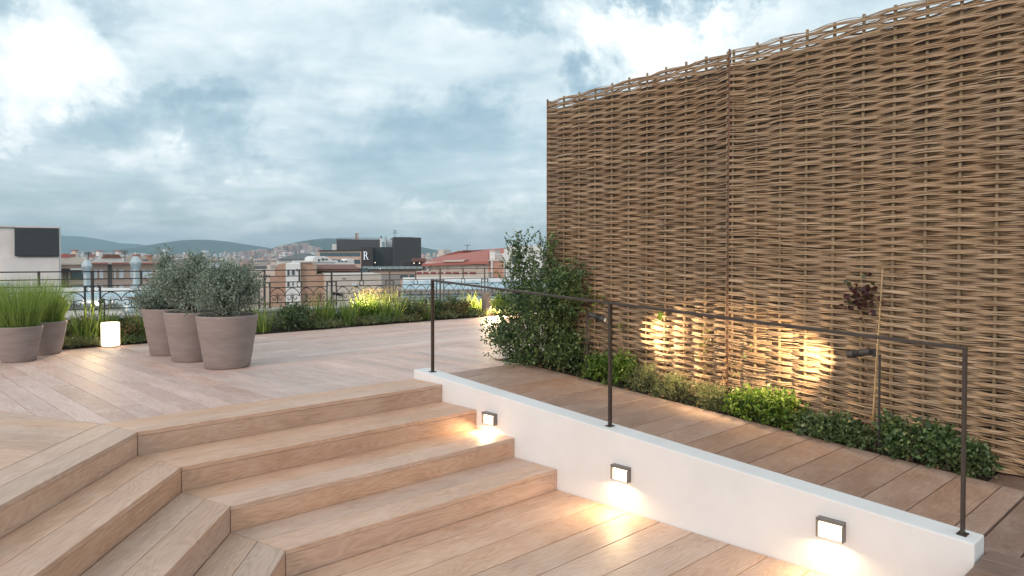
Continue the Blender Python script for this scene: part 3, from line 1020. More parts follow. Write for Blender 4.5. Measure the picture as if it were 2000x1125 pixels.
bush(p2, 0, [(-0.05, 0, 0.19, (0.27, 0.25, 0.19), 1.0), (0.0, 0, 0.40, (0.16, 0.2, 0.20), 0.6), (0.06, 0, 0.50, (0.07, 0.08, 0.12), 0.15), (-0.2, 0, 0.33, (0.16, 0.15, 0.15), 0.35)], 'silver-leaved bush in the middle pot', 22, 860)
bush(p1, 0, [(-0.14, 0, 0.12, (0.25, 0.25, 0.18), 1.0), (-0.02, 0, 0.36, (0.15, 0.2, 0.18), 0.5), (-0.06, 0, 0.53, (0.06, 0.06, 0.12), 0.14), (-0.26, 0, 0.02, (0.10, 0.1, 0.12), 0.25)], 'looser silver-leaved bush in the rearmost pot', 23, 720)
GG = 'taupe pots holding green grass'
g1, g2, g3 = pot_at(37, 705), pot_at(88, 691), pot_at(-34, 694)
for p_, lb, s in ((g1, 'taupe pot with grass at the left, in front of its neighbour', 31), (g2, 'taupe pot with grass half hidden behind the front one', 32), (g3, 'taupe pot cut off by the left picture edge', 33)):
    pot(p_, 0.222, 0.158, 0.372, lb, GG)
for p_, lb, s, hh in ((g1, 'fine upright green grass filling the front left pot', 31, 0.58), (g2, 'fine green grass in the pot behind the front left one', 32, 0.55), (g3, 'fine green grass in the pot at the left picture edge', 33, 0.52)):
    blades('ornamental_grass', (p_.x, p_.y, 0.33), 1150, 0.185, hh, 0.0048, 0.48, M['grass'], lb, 'grass', 'ornamental grass in pots', s, 0.55)

# ---- lantern
lp = at_z(216, 678, 0)
t_ = thing('floor_lantern', lp, 'glowing white cylinder lantern standing on the deck before the bed', 'lantern')
m_ = MB(); m_.lathe(lp, [(0.001, 0.001), (0.082, 0.0), (0.085, 0.006), (0.085, 0.02), (0.001, 0.02)], 36)
m_.build('base', M['stone'], t_, smooth=False)
m_ = MB(); m_.lathe(lp, [(0.001, 0.022), (0.096, 0.022), (0.101, 0.028), (0.101, 0.292), (0.096, 0.300), (0.001, 0.303)], 40)
M['lantern'] = emit('lantern_shade', (1.0, 0.80, 0.55), 3.0)
m_.build('shade', M['lantern'], t_, smooth=True)

# ---- bed along the railing
def at_b(u, b):
    r = pray(u, HOR)
    t = (b + O0.dot(BX)) / Vector((r.x, r.y, 0)).dot(BX)
    return Vector((r.x * t, r.y * t, 0))
def h_at(p, v):
    """height of the point over p that shows at photo row v"""
    r = pray(1000, v)
    return EYE + r.z * (p.y / r.y)
v = []
for i in range(41):
    a_ = -5 + 15.5 * i / 40
    for b_, z_ in ((EDGE - 0.004, -0.03), (-5.15, 0.03), (-5.5, 0.05), (-6.5, 0.04)):
        v.append(W(a_, b_, z_ + rng.uniform(-0.01, 0.01)))
f = [(i * 4 + j, i * 4 + j + 1, i * 4 + j + 5, i * 4 + j + 4) for i in range(40) for j in range(3)]
tag(mesh_obj('railing_bed', v, f, M['soil'], smooth=True), kind='structure')

ORD = ['first', 'second', 'third', 'fourth', 'fifth', 'sixth', 'seventh', 'eighth', 'ninth', 'tenth', 'eleventh', 'twelfth', 'thirteenth', 'fourteenth', 'fifteenth', 'sixteenth', 'seventeenth', 'eighteenth', 'nineteenth', 'twentieth']
KINDS = {
    'iris': ('sword_leaf_plant', 'clump of sword leaves in the railing bed', 'plant'),
    'russet': ('russet_shrub', 'loose reddish-tipped shrub in the railing bed', 'shrub'),
    'dark': ('dark_shrub', 'dense dark green shrub in the railing bed', 'shrub'),
    'grey': ('grey_mound', 'low grey-green mound at the bed edge', 'plant'),
    'bright': ('bright_shrub', 'yellow-green shrub in the railing bed', 'shrub'),
    'plume': ('plume_grass', 'tawny plume grass in the railing bed', 'grass'),
}
bedlist = [
    ('iris', -30, -5.3, 600), ('dark', 5, -5.4, 600), ('russet', 128, -5.35, 615), ('grey', 128, -5.02, 655), ('iris', 168, -5.15, 607), ('iris', 192, -5.2, 600), ('grey', 172, -5.0, 664), ('russet', 205, -5.35, 632), ('dark', 150, -5.5, 630), ('russet', 246, -5.2, 622), ('dark', 236, -5.45, 618), ('iris', 268, -5.25, 605), ('iris', 288, -5.2, 618), ('grey', 250, -5.0, 655), ('grey', 285, -5.0, 652), ('bright', 300, -5.2, 625),
    ('dark', 330, -5.4, 610), ('grey', 340, -5.05, 650), ('russet', 385, -5.35, 600), ('dark', 430, -5.3, 600), ('russet', 470, -5.4, 590),
    ('iris', 512, -5.02, 598), ('dark', 543, -5.12, 597), ('dark', 570, -5.2, 592), ('russet', 600, -5.25, 592), ('grey', 612, -5.0, 622), ('iris', 622, -5.25, 580), ('iris', 642, -5.2, 588), ('grey', 642, -5.0, 622), ('dark', 655, -5.3, 606),
    ('iris', 680, -5.12, 588), ('bright', 700, -5.25, 588), ('plume', 716, -5.5, 562), ('bright', 728, -5.2, 592), ('iris', 745, -5.15, 582), ('plume', 742, -5.55, 566), ('grey', 712, -5.0, 616), ('grey', 738, -5.0, 613), ('iris', 770, -5.15, 572), ('dark', 792, -5.2, 588), ('bright', 806, -5.35, 585), ('grey', 790, -5.0, 612), ('russet', 808, -5.12, 592), ('iris', 828, -5.1, 586), ('dark', 852, -5.25, 582), ('russet', 866, -5.2, 590),
    ('dark', 884, -5.3, 577), ('russet', 897, -5.1, 588), ('grey', 872, -5.0, 606), ('grey', 915, -5.0, 603), ('iris', 914, -5.35, 578), ('iris', 930, -5.3, 586), ('iris', 944, -5.25, 588), ('grey', 935, -5.0, 602), ('bright', 968, -5.3, 578), ('grey', 965, -5.0, 600), ('bright', 985, -5.2, 575), ('grey', 992, -5.0, 598), ('dark', 1010, -5.3, 575), ('dark', 1045, -5.3, 570),
]
cnt = {}
tot = {}
for k_, *_ in bedlist: tot[k_] = tot.get(k_, 0) + 1
for i, (k_, u_, b_, vt) in enumerate(sorted(bedlist, key=lambda r: r[1])):
    p = at_b(u_, b_)
    h = max(0.12, h_at(p, vt)) - 0.02
    z0 = 0.02
    nm, lab, cat = KINDS[k_]
    j = cnt.get(k_, 0); cnt[k_] = j + 1
    od = ORD[j] + ' of its kind from the left' if j < 20 else 'far right of its kind'
    lab = lab + ', ' + od
    grp = lab.split(',')[0]
    base = (p.x, p.y, z0)
    S = 100 + i
    if k_ == 'iris':
        blades(nm, base, 58, 0.12, h * 1.28, 0.017, 0.46, M['iris'], lab, cat, grp, S, 0.5)
    elif k_ == 'plume':
        r_ = blades(nm, base, 170, 0.14, h * 1.0, 0.008, 0.50, M['grass'], lab, cat, grp, S, 0.5)
        g = np.random.default_rng(S)
        n = 240
        ang = g.uniform(0, 6.28, n); rr = 0.30 * np.sqrt(g.random(n))
        P = np.stack([p.x + rr * np.cos(ang), p.y + rr * np.sin(ang), z0 + h * g.uniform(0.6, 1.02, n)], 1)
        V, F_ = leaves_mesh(P, unit(g.normal(size=(n, 3)) * 0.5 + np.array([0, 0, 1.0])), 0.035 * g.uniform(0.6, 1.3, n), 0.007, g)
        tag(np_obj('flower_head', V, F_, M['plume'], r_), kind='stuff')
    else:
        w_ = {'russet': 0.27, 'dark': 0.27, 'grey': 0.22, 'bright': 0.24}[k_]
        mt = {'russet': 'leaf_russet', 'dark': 'leaf_dark', 'grey': 'leaf_grey', 'bright': 'leaf_bright'}[k_]
        if k_ == 'grey':
            lobes = [((p.x, p.y, h * 0.4), (w_, w_ * 0.8, h * 0.55), 1)]
            shrub(nm, base, lobes, 230, 11, 0.07, 0.022, 0.009, M['leaf_dark'] if j % 3 == 2 else M[mt], lab, cat, grp, S, 0.6, 5, 0.003)
        else:
            lobes = [((p.x, p.y, h * 0.36), (w_, w_, h * 0.36), 1)] + [((p.x + rng.uniform(-.2, .2), p.y + rng.uniform(-.1, .1), h * rng.uniform(0.55, 0.85)), (w_ * rng.uniform(0.25, 0.5), w_ * 0.4, h * rng.uniform(0.15, 0.3)), 0.28) for _ in range(3)]
            shrub(nm, base, lobes, 150, 11, 0.14, 0.034, 0.018, M[mt], lab, cat, grp, S, 0.45, 8, 0.004)
# low growth that fills the bed between the plants
g = np.random.default_rng(77)
n = 9000
aa = g.uniform(-4, 10, n); bb = g.uniform(-6.0, -4.92, n)
hh = g.random(n) ** 1.5 * 0.16
P = np.array([O0.x + AX.x * aa + BX.x * bb, O0.y + AX.y * aa + BX.y * bb, 0.01 + hh]).T
V, F_ = leaves_mesh(P, unit(g.normal(size=(n, 3)) + np.array([0, 0, 0.7])), 0.03 * g.uniform(0.6, 1.3, n), 0.013, g)
tag(np_obj('ground_cover', V, F_, M['leaf_dark']), 'low leafy ground cover filling the railing bed', 'ground cover', kind='stuff')

# ---- bed by the fence
def bz(b): return min(0.0, ramp_z(b)) - 0.02
sb_ = W(3.93, -0.30, 0)
lob = []
def lb(u, v_, ru, rv, w, a=3.93, dep=None):
    p = at_a(u, v_, a)
    s = p.y / FOC
    lob.append(((p.x, p.y, p.z), (ru * s, (dep or ru) * s, rv * s), w))
lb(1016, 570, 34, 92, 1.0); lb(1012, 496, 13, 40, 0.2); lb(1066, 585, 48, 75, 1.3); lb(1108, 570, 36, 52, 0.75); lb(1060, 505, 28, 42, 0.28)
lb(1008, 655, 50, 48, 1.1); lb(1075, 660, 66, 56, 1.5); lb(975, 655, 30, 30, 0.3); lb(1040, 700, 50, 26, 0.6); lb(1112, 700, 34, 32, 0.6)
shrub('evergreen_shrub', (sb_.x, sb_.y, -0.03), lob, 1650, 13, 0.18, 0.034, 0.019, M['leaf_shrub'], 'big glossy evergreen shrub at the far end of the willow fence', 'shrub', None, 51, 0.5, 26, 0.008, floor=0.0, shell=2.2)
fence_plants = [
    ('green', 1168, 735, 690, 26, 'leafy bright shrub behind the middle handrail post'), ('green', 1212, 752, 676, 36, 'upright green shrub just right of the middle handrail post'),
    ('rose', 1252, 770, 708, 34, 'needle-leaved grey-green bush, first along the willow fence'), ('rose', 1310, 785, 722, 40, 'pale needle-leaved bush left of the fence seam'),
    ('rose', 1400, 800, 738, 46, 'pale needle-leaved bush at the foot of the fence seam'), ('bright', 1458, 815, 756, 42, 'lamp-lit yellow-green shrub right of the fence seam'),
    ('bright', 1530, 835, 768, 48, 'wide lamp-lit green shrub under the bright fence patch'), ('dark', 1600, 850, 806, 40, 'low dark leafy plant right of the lamp-lit shrubs'),
    ('dark', 1655, 868, 818, 36, 'low ivy-like plant left of the near spike lamp'), ('mid', 1772, 895, 812, 52, 'bushy green shrub right of the near spike lamp'), ('mid', 1850, 910, 824, 46, 'dark green shrub behind the last handrail post'),
    ('dark', 1895, 925, 868, 24, 'last dark trailing plant before the landing'),
]
for i, (k_, u_, vb, vt, ru, lab) in enumerate(fence_plants):
    p = at_a(u_, vb, 3.93)
    b_ = ab(p)[1]
    z0 = bz(b_)
    r = pray(u_, vt); top = EYE + r.z * (p.y / r.y)
    h = top - z0
    s = p.y / FOC
    w_ = ru * s
    base = (p.x, p.y, z0)
    lobes = [((p.x, p.y, z0 + h * 0.34), (w_, min(w_, 0.15), h * 0.36), 1)]
    for q_ in range(4):       # uneven leaders, so that no two heads stand level
        dx_ = rng.uniform(-0.8, 0.8) * w_
        dir_ = BX * dx_
        hh_ = h * rng.uniform(0.45, 0.92)
        lobes.append(((p.x + dir_.x, p.y + dir_.y, z0 + hh_ * 0.72), (w_ * rng.uniform(0.25, 0.45), 0.09, hh_ * 0.30), 0.3))
    if k_ == 'rose':
        shrub('needle_bush', base, lobes, 330, 16, 0.085, 0.019, 0.0052, M['leaf_grey'], lab, 'bush', 'plants at the foot of the willow fence', 200 + i, 0.6, 8, 0.004)
    else:
        mt = {'green': 'leaf_bright', 'bright': 'leaf_bright', 'dark': 'leaf_dark', 'mid': 'leaf_shrub'}[k_]
        shrub('low_shrub', base, lobes, 200, 10, 0.115, 0.036, 0.020, M[mt], lab, 'shrub', 'plants at the foot of the willow fence', 220 + i, 0.5, 8, 0.004)
g = np.random.default_rng(78)
n = 2600
bb = g.uniform(-0.7, 3.68, n); aa = g.uniform(3.86, 4.10, n)
zz = np.array([bz(x) for x in bb]) + g.random(n) ** 1.6 * 0.13 * (0.5 + 0.5 * np.sin(bb * 6.0) ** 2)
P = np.array([O0.x + AX.x * aa + BX.x * bb, O0.y + AX.y * aa + BX.y * bb, zz]).T
V, F_ = leaves_mesh(P, unit(g.normal(size=(n, 3)) + np.array([0, 0, 0.6])), 0.030 * g.uniform(0.5, 1.3, n), 0.014, g)
tag(np_obj('ground_cover', V, F_, M['leaf_dark']), 'low leafy ground cover between the shrubs at the fence foot', 'ground cover', kind='stuff')
n = 260
bb = g.uniform(-0.7, 3.68, n); aa = g.uniform(3.84, 4.10, n)
P = np.array([O0.x + AX.x * aa + BX.x * bb, O0.y + AX.y * aa + BX.y * bb, np.array([bz(x) for x in bb]) + 0.012 + 0.05 * g.random(n) ** 2]).T
V, F_ = leaves_mesh(P, unit(g.normal(size=(n, 3)) * np.array([1, 1, 0.3])), 0.04 * g.uniform(0.5, 1.2, n), 0.02, g)
tag(np_obj('leaf_litter', V, F_, M['dry']), 'dry fallen leaves lying in the fence bed', 'leaf litter', kind='stuff')
# climbers: thin stems tied up the weave, a few leaves
def vine(pts, mat, nleaf, ll, lab, seed, at_end=False, spread=0.03, r=0.0032, a=4.095):
    g = np.random.default_rng(seed)
    P3 = [at_a(u_, v_, a) for u_, v_ in pts]
    root = thing('climbing_vine', P3[0], lab, 'vine', 'climbers on the willow fence')
    fine = []
    for p, q in zip(P3[:-1], P3[1:]):
        for k in range(6):
            fine.append(p.lerp(q, k / 6) + Vector((g.normal(), g.normal(), g.normal())) * 0.0035)
    fine.append(P3[-1])
    m_ = MB(); m_.tube(fine, r, 4, r * 0.5); m_.build('stem', M['stem_dry'], root)
    t = g.uniform(0.6, 1.0, nleaf) if at_end else g.uniform(0.15, 1.0, nleaf)
    fp = np.array([list(x) for x in fine])
    P = fp[np.minimum((t * (len(fp) - 1)).astype(int), len(fp) - 1)] + g.normal(size=(nleaf, 3)) * spread
    P[:, :2] -= np.array([AX.x, AX.y]) * 0.012
    V, F_ = leaves_mesh(P, unit(g.normal(size=(nleaf, 3)) + np.array([-0.4, -0.5, -0.2])), ll * g.uniform(0.6, 1.2, nleaf), ll * 0.8, g)
    if nleaf > 60:
        tag(np_obj('leaf_cluster', V, F_, mat, root), kind='stuff')
    else:
        for j in range(nleaf):
            np_obj('leaf', V[j * 4:j * 4 + 4], [[0, 1, 2, 3]], mat, root)
vine([(1683, 850), (1690, 800), (1698, 740), (1688, 690), (1692, 650)], M['dry'], 10, 0.03, 'bare winding vine stem below the purple leaf cluster', 61)
vine([(1692, 650), (1684, 618), (1682, 600), (1690, 580), (1680, 572)], M['leaf_purple'], 130, 0.045, 'cluster of purple and green vine leaves above the handrail', 62, True, 0.055)
vine([(1300, 790), (1285, 745), (1300, 700), (1315, 650)], M['dry'], 10, 0.028, 'lit thin vine stem left of the fence seam', 63)
vine([(1340, 780), (1375, 730), (1365, 690), (1385, 660), (1380, 640)], M['leaf_russet'], 40, 0.035, 'vine with russet leaves lit near the seam', 64, False, 0.04)
vine([(1400, 770), (1425, 700), (1430, 660)], M['dry'], 8, 0.03, 'pale vine stem crossing the fence seam', 65)
vine([(1447, 760), (1440, 720), (1452, 690), (1470, 680)], M['leaf_grey'], 22, 0.03, 'small lit vine just right of the seam', 66)
vine([(1165, 730), (1172, 690), (1160, 650), (1163, 600), (1180, 575)], M['leaf_bright'], 34, 0.04, 'green leaved vine beside the far spike lamp', 67, True, 0.045)
vine([(1215, 680), (1212, 640), (1222, 628)], M['leaf_bright'], 12, 0.035, 'small leafy vine tip right of the middle post', 68, True, 0.02)
vine([(1292, 640), (1288, 618), (1294, 610)], M['leaf_bright'], 8, 0.05, 'two green vine leaves hanging under the handrail', 69, True, 0.012)
vine([(1135, 720), (1150, 660), (1130, 600), (1128, 545)], M['leaf_shrub'], 18, 0.04, 'vine stem climbing beside the evergreen shrub', 70, True, 0.03)
vine([(1655, 830), (1640, 800), (1615, 780), (1590, 790)], M['dry'], 14, 0.025, 'arching dry vine left of the near spike lamp', 71)
# bamboo cane
m_ = MB()
q0, q1 = at_a(1703, 850, 4.04), at_a(1724, 525, 4.06)
m_.tube([q0.lerp(q1, k / 6) for k in range(7)], 0.0065, 7, 0.005)
for k in range(1, 6):
    c_ = q0.lerp(q1, k / 6 + 0.02); m_.bar(c_ - UP * 0.004, c_ + UP * 0.004, 0.0085, 7)
tag(m_.build('bamboo_cane', M['cane'], smooth=True), 'tall bamboo cane leaning in front of the near fence panel', 'cane')
# fallen dry leaves
for u_, v_, lab in ((1660, 862, 'fallen brown leaf on the low ivy'), (1788, 878, 'curled brown leaf caught in the green shrub')):
    p = at_a(u_, v_, 3.90)
    g = np.random.default_rng(int(u_))
    V, F_ = leaves_mesh(np.array([list(p), list(p + UP * 0.012)]), unit(np.array([[0.5, -0.3, -0.6], [0.7, -0.2, 0.1]])), 0.075, 0.035, g)
    tag(np_obj('dry_leaf', V, F_, M['dry']), lab, 'leaf')

# ------------------------------------------------------------------ spike lamps and bollard
M['lens'] = emit('lamp_lens', (1.0, 0.86, 0.62), 22.0)
def spike_lamp(head, aim, foot, label, energy, size=R(50), ln=0.19, r=0.026, blend=1.0):
    head, aim, foot = Vector(head), Vector(aim), Vector(foot)
    d = (aim - head).normalized()
    t_ = thing('spike_lamp', foot, label, 'spotlight', 'garden spike lamps')
    m_ = MB()
    m_.lathe(head - d * ln * 0.5, [(0.001, 0), (r * 0.85, 0.0), (r * 0.95, 0.006), (r * 0.95, ln * 0.38), (r * 0.8, ln * 0.40)] , 20, d)
    m_.build('body', M['charcoal'], t_, smooth=False)
    for k in range(5):
        f_ = MB()
        h = ln * (0.42 + 0.042 * k)
        f_.lathe(head - d * ln * 0.5, [(r * 0.72, h - 0.003), (r * 0.98, h - 0.0025), (r * 0.98, h + 0.0015), (r * 0.72, h + 0.002)], 20, d)
        f_.build('fin', M['charcoal'], t_)
    m_ = MB()
    m_.lathe(head - d * ln * 0.5, [(r * 0.7, ln * 0.40), (r * 0.7, ln * 0.63), (r * 1.08, ln * 0.64), (r * 1.1, ln * 0.68), (r * 1.02, ln * 0.70), (r * 1.02, ln * 0.92), (r * 0.93, ln * 0.92), (r * 0.90, ln * 0.74)], 22, d)
    m_.build('hood', M['charcoal'], t_, smooth=False)
    m_ = MB()
    m_.lathe(head - d * ln * 0.5, [(0.001, ln * 0.765), (r * 0.7, ln * 0.76), (r * 0.88, ln * 0.75)], 20, d)
    m_.build('lens', M['lens'], t_, smooth=True)
    top = Vector((foot.x, foot.y, (head - d * ln * 0.42).z - 0.01))
    m_ = MB()
    m_.tube([foot - UP * 0.03, foot.lerp(top, 0.5), top], 0.0085, 8)
    m_.box(top.lerp(head - d * ln * 0.42, 0.5), Vector((0.010, 0, 0)), Vector((0, 0.012, 0)), UP * 0.026)
    m_.build('stake', M['charcoal'], t_, bevel=0.0)
    ld = bpy.data.lights.new('spike_lamp_light', 'SPOT')
    ld.energy = energy; ld.color = WARM; ld.spot_size = size; ld.spot_blend = blend; ld.shadow_soft_size = 0.02
    lo = bpy.data.objects.new('spike_lamp_light', ld)
    C.objects.link(lo); lo.parent = t_
    lo.location = head + d * (ln * 0.47) - foot
    lo.rotation_euler = d.to_track_quat('-Z', 'Y').to_euler()
    return t_
hN = at_a(1676, 690, 3.89)
spike_lamp(hN, at_a(1420, 722, 4.13), at_a(1716, 890, 3.89), 'near dark spike lamp lighting the willow fence at the right', 135, R(80))
hF = at_a(1168, 620, 3.87)
spike_lamp(hF, at_a(1450, 722, 4.13), at_a(1146, 738, 3.87), 'far dark spike lamp beside the evergreen shrub', 230, R(70))
pL = at_b(203, -5.25)
hL = Vector((pL.x, pL.y, h_at(pL, 590))) + Vector((-0.06, 0, 0))
spike_lamp(hL, at_z(110, 640, 0.3), Vector((pL.x, pL.y, 0.02)), 'spike lamp over the bed aimed at the grass pots', 40, R(70))
pM = at_b(654, -5.35)
hM = Vector((pM.x + 0.03, pM.y, h_at(pM, 574)))
pT = at_b(755, -5.3)
spike_lamp(hM, Vector((pT.x, pT.y, 0.32)), Vector((pM.x - 0.02, pM.y, 0.02)), 'spike lamp lighting the tall grasses in the middle of the bed', 170, R(92))
pB = at_b(950, -4.99)
t_ = thing('bollard_lamp', pB, 'dark square bollard lamp at the bed edge left of the evergreen shrub', 'bollard')
hb = h_at(pB, 573)
m_ = MB(); hw = 0.066
def slab(z0, z1, w=hw): m_.box(pB + UP * (z0 + z1) / 2, AX * w, BX * w, UP * (z1 - z0) / 2)
slab(0.0, hb - 0.20); m_.box(pB + UP * (hb - 0.12) - AX * hw * 0.35, AX * hw * 0.65, BX * hw, UP * 0.08); slab(hb - 0.04, hb)
m_.build('column', M['fixture'], t_, bevel=0.003)
for k in range(3):
    f_ = MB(); zz = hb - 0.165 + 0.045 * k
    f_.box(pB + UP * zz + AX * hw * 0.66, AX * hw * 0.34, BX * hw, UP * 0.010); f_.build('louvre', M['fixture'], t_, bevel=0.002)
for k in range(4):
    f_ = MB(); zz = hb - 0.188 + 0.045 * k
    f_.box(pB + UP * zz + AX * hw * 0.34, AX * hw * 0.03, BX * hw * 0.85, UP * 0.0095); f_.build('light_slot', M['lens'], t_)
for s, e in ((1, 42), (-1, 16)):
    ld = bpy.data.lights.new('bollard_light', 'AREA'); ld.shape = 'RECTANGLE'; ld.size = 0.10; ld.size_y = 0.12; ld.energy = e; ld.color = WARM
    lo = bpy.data.objects.new('bollard_light', ld); C.objects.link(lo); lo.parent = t_
    dv = (AX * 0.25 + BX * 0.9 - UP * 0.34).normalized() if s > 0 else (-BX + AX * 0.2 - UP * 0.1).normalized()
    lo.location = dv * 0.085 * 1.3 + UP * (hb - 0.12)
    lo.rotation_euler = dv.to_track_quat('-Z', 'Y').to_euler()

# ------------------------------------------------------------------ iron railing on a stone parapet
def rail_n(n): return W(0.5973 + (n + 2.5) * 1.2286, -5.824 - (n + 2.5) * 0.0789, 0)
vL = [530.4, 545.0, 558.4, 569.6, 603.5]; vR = [526.9, 538.0, 549.0, 559.4, 587.5]
zL = [h_at(rail_n(-2), q) for q in vL]; zR = [h_at(rail_n(1), q) for q in vR]
def rz(k, n): return zL[k] + (zR[k] - zL[k]) * (n + 2) / 3
def rp(n, k=None, z=0): 
    p = rail_n(n); p.z = z if k is None else rz(k, n); return p
rdir = (rail_n(1) - rail_n(0)); PL = rdir.length; rdir.normalize(); rnor = rdir.cross(UP)
N0, N1 = -4, 7
rl = thing('iron_railing', rp(0, None, 0.3), 'black wrought iron railing with scrollwork along the terrace edge', 'railing')
for k in (0, 1, 2):
    m_ = MB(); m_.bar(rp(N0, k), rp(N1, k), 0.0095 if k else 0.011, square=True); m_.build('rail', M['iron'], rl)
for n in range(N0, N1 + 1):
    m_ = MB(); m_.bar(rp(n, None, rz(4, n) - 0.16), rp(n, 0) + UP * 0.012, 0.019, square=True); m_.build('post', M['iron'], rl)
    m_ = MB(); m_.bar(rp(n + 0.5, 2) , rp(n + 0.5, 0) + UP * 0.01, 0.016, square=True)
    zc_ = (rz(2, n + .5) + rz(3, n + .5)) / 2; rr_ = (rz(2, n + .5) - rz(3, n + .5)) / 2
    ring = [rp(n + .5, None, zc_) + rdir * math.cos(q * math.pi / 9) * rr_ + UP * math.sin(q * math.pi / 9) * rr_ for q in range(19)]
    m_.tube(ring, 0.008, 5); m_.build('half_post', M['iron'], rl)
    e = 0.075
    m_ = MB()
    for s in (-1, 1):
        m_.bar(rp(n + s * e, None, rz(4, n) - 0.12), rp(n + s * e, 2), 0.013, square=True)
        c_ = (rp(n, None, zc_ + rz(2, n) - rz(2, n + .5)) + rp(n + s * e, None, zc_ + rz(2, n) - rz(2, n + .5))) / 2
        m_.tube([c_ + rdir * math.cos(q * math.pi / 8) * 0.036 + UP * math.sin(q * math.pi / 8) * 0.036 for q in range(17)], 0.006, 5)
        c2 = c_ - UP * (rz(2, n) - rz(4, n) + 0.01)
        m_.tube([c2 + rdir * math.cos(q * math.pi / 8) * 0.036 + UP * math.sin(q * math.pi / 8) * 0.036 for q in range(17)], 0.006, 5)
    m_.bar(rp(n - e, 4), rp(n + e, 4), 0.010, square=True)
    m_.build('post_frame', M['iron'], rl)
motif = None
for n in range(N0, N1):
    m_ = MB()
    m_.bar(rp(n + 0.075, 3), rp(n + 0.925, 3), 0.010, square=True)
    m_.bar(rp(n + 0.075, 4), rp(n + 0.925, 4), 0.011, square=True)
    m_.build('panel_bar', M['iron'], rl)
    w_ = PL * 0.85 / 4
    for q in range(4):
        nc = n + 0.075 + 0.85 * (q + 0.5) / 4
        c_ = rp(nc, 4); h_ = rz(3, nc) - rz(4, nc)
        m_ = MB()
        for s in (-1, 1):
            pts = []
            # volute, then up the outer side and over the middle as a pointed arch
            vc = (s * 0.235 * w_, 0.30 * h_)
            for k in range(15):
                an = math.pi * (0.25 - 2.25 * k / 14)
                rr_ = w_ * (0.05 + 0.185 * (k / 14))
                pts.append((vc[0] + s * math.cos(an) * rr_ * 1.0, vc[1] + math.sin(an) * rr_))
            tail = [(s * 0.49, 0.42), (s * 0.47, 0.58), (s * 0.38, 0.74), (s * 0.22, 0.88), (s * 0.02, 0.965), (-s * 0.14, 0.995)]
            pts = pts[:-1] + [(x * w_, y * h_) for x, y in tail]
            m_.tube([c_ + rdir * x + UP * y for x, y in pts], 0.0068, 4)
        m_.bar(c_, c_ + UP * h_ * 0.30, 0.010, square=True)
        m_.bar(c_ + UP * h_ * 0.30, c_ + UP * h_ * 0.68, 0.011, 5, 0.002)
        for s in (-1, 1):
            m_.tube([c_ + UP * h_ * 0.40, c_ + rdir * s * w_ * 0.07 + UP * h_ * 0.50, c_ + rdir * s * w_ * 0.13 + UP * h_ * 0.62], 0.007, 4, 0.003)
        m_.build('scroll', M['iron'], rl)
m_ = MB()
top_l, top_r = rz(4, N0) - 0.085, rz(4, N1) - 0.085
for (w0, w1, dz, dz2) in ((-0.10, 0.10, -0.9, -0.045), (-0.13, 0.13, -0.045, 0.0)):
    q = [rp(N0, None, top_l + dz2) + rnor * w0, rp(N1, None, top_r + dz2) + rnor * w0, rp(N1, None, top_r + dz2) + rnor * w1, rp(N0, None, top_l + dz2) + rnor * w1]
    m_.prism(q, (0, 0, dz - dz2 + (-0.002 if dz > -0.5 else 0)))
tag(m_.build('terrace_parapet', M['stone'], bevel=0.006), 'low pale stone parapet carrying the iron railing', 'parapet')

# ------------------------------------------------------------------ the city beyond
GROUND = -22.0
M['city_ground'] = plain('city_ground', (0.16, 0.15, 0.14), 0.9, 0.3, 0.02)
gr = mesh_obj('city_ground', [(-7000, 60, GROUND), (7000, 60, GROUND), (7000, 7600, GROUND), (-7000, 7600, GROUND), (-7000, -300, GROUND), (7000, -300, GROUND)], [(0, 1, 2, 3), (4, 5, 1, 0)], M['city_ground'])
tag(gr, kind='structure')
CM = {}
for nm, col, rg in (('cream', (0.60, 0.53, 0.47), .85), ('pink', (0.55, 0.41, 0.34), .85), ('white', (0.74, 0.74, 0.73), .8), ('grey', (0.33, 0.32, 0.31), .85), ('brick', (0.40, 0.215, 0.145), .9), ('brick2', (0.46, 0.24, 0.17), .9),
                    ('darkclad', (0.075, 0.082, 0.088), .6), ('darkbrown', (0.055, 0.043, 0.045), .6), ('slate', (0.13, 0.145, 0.15), .8), ('redroof', (0.42, 0.155, 0.125), .85), ('brownroof', (0.20, 0.095, 0.075), .85), ('shutter', (0.70, 0.75, 0.78), .6), ('blind', (0.62, 0.57, 0.52), .7), ('redpanel', (0.28, 0.06, 0.06), .8), ('blue_roof', (0.40, 0.53, 0.58), .5), ('wallleft', (0.74, 0.685, 0.66), .9), ('frame', (0.10, 0.09, 0.09), .6), ('pergola', (0.05, 0.04, 0.04), .8), ('plants', (0.10, 0.12, 0.04), .9)):
    CM[nm] = plain('city_' + nm, col, rg, 0.10, 1.3, bmp=0.15, bdist=0.02)
CM['galv'] = plain('galvanised_steel', (0.52, 0.58, 0.60), 0.35, 0.15, 3.0, metal=0.7)
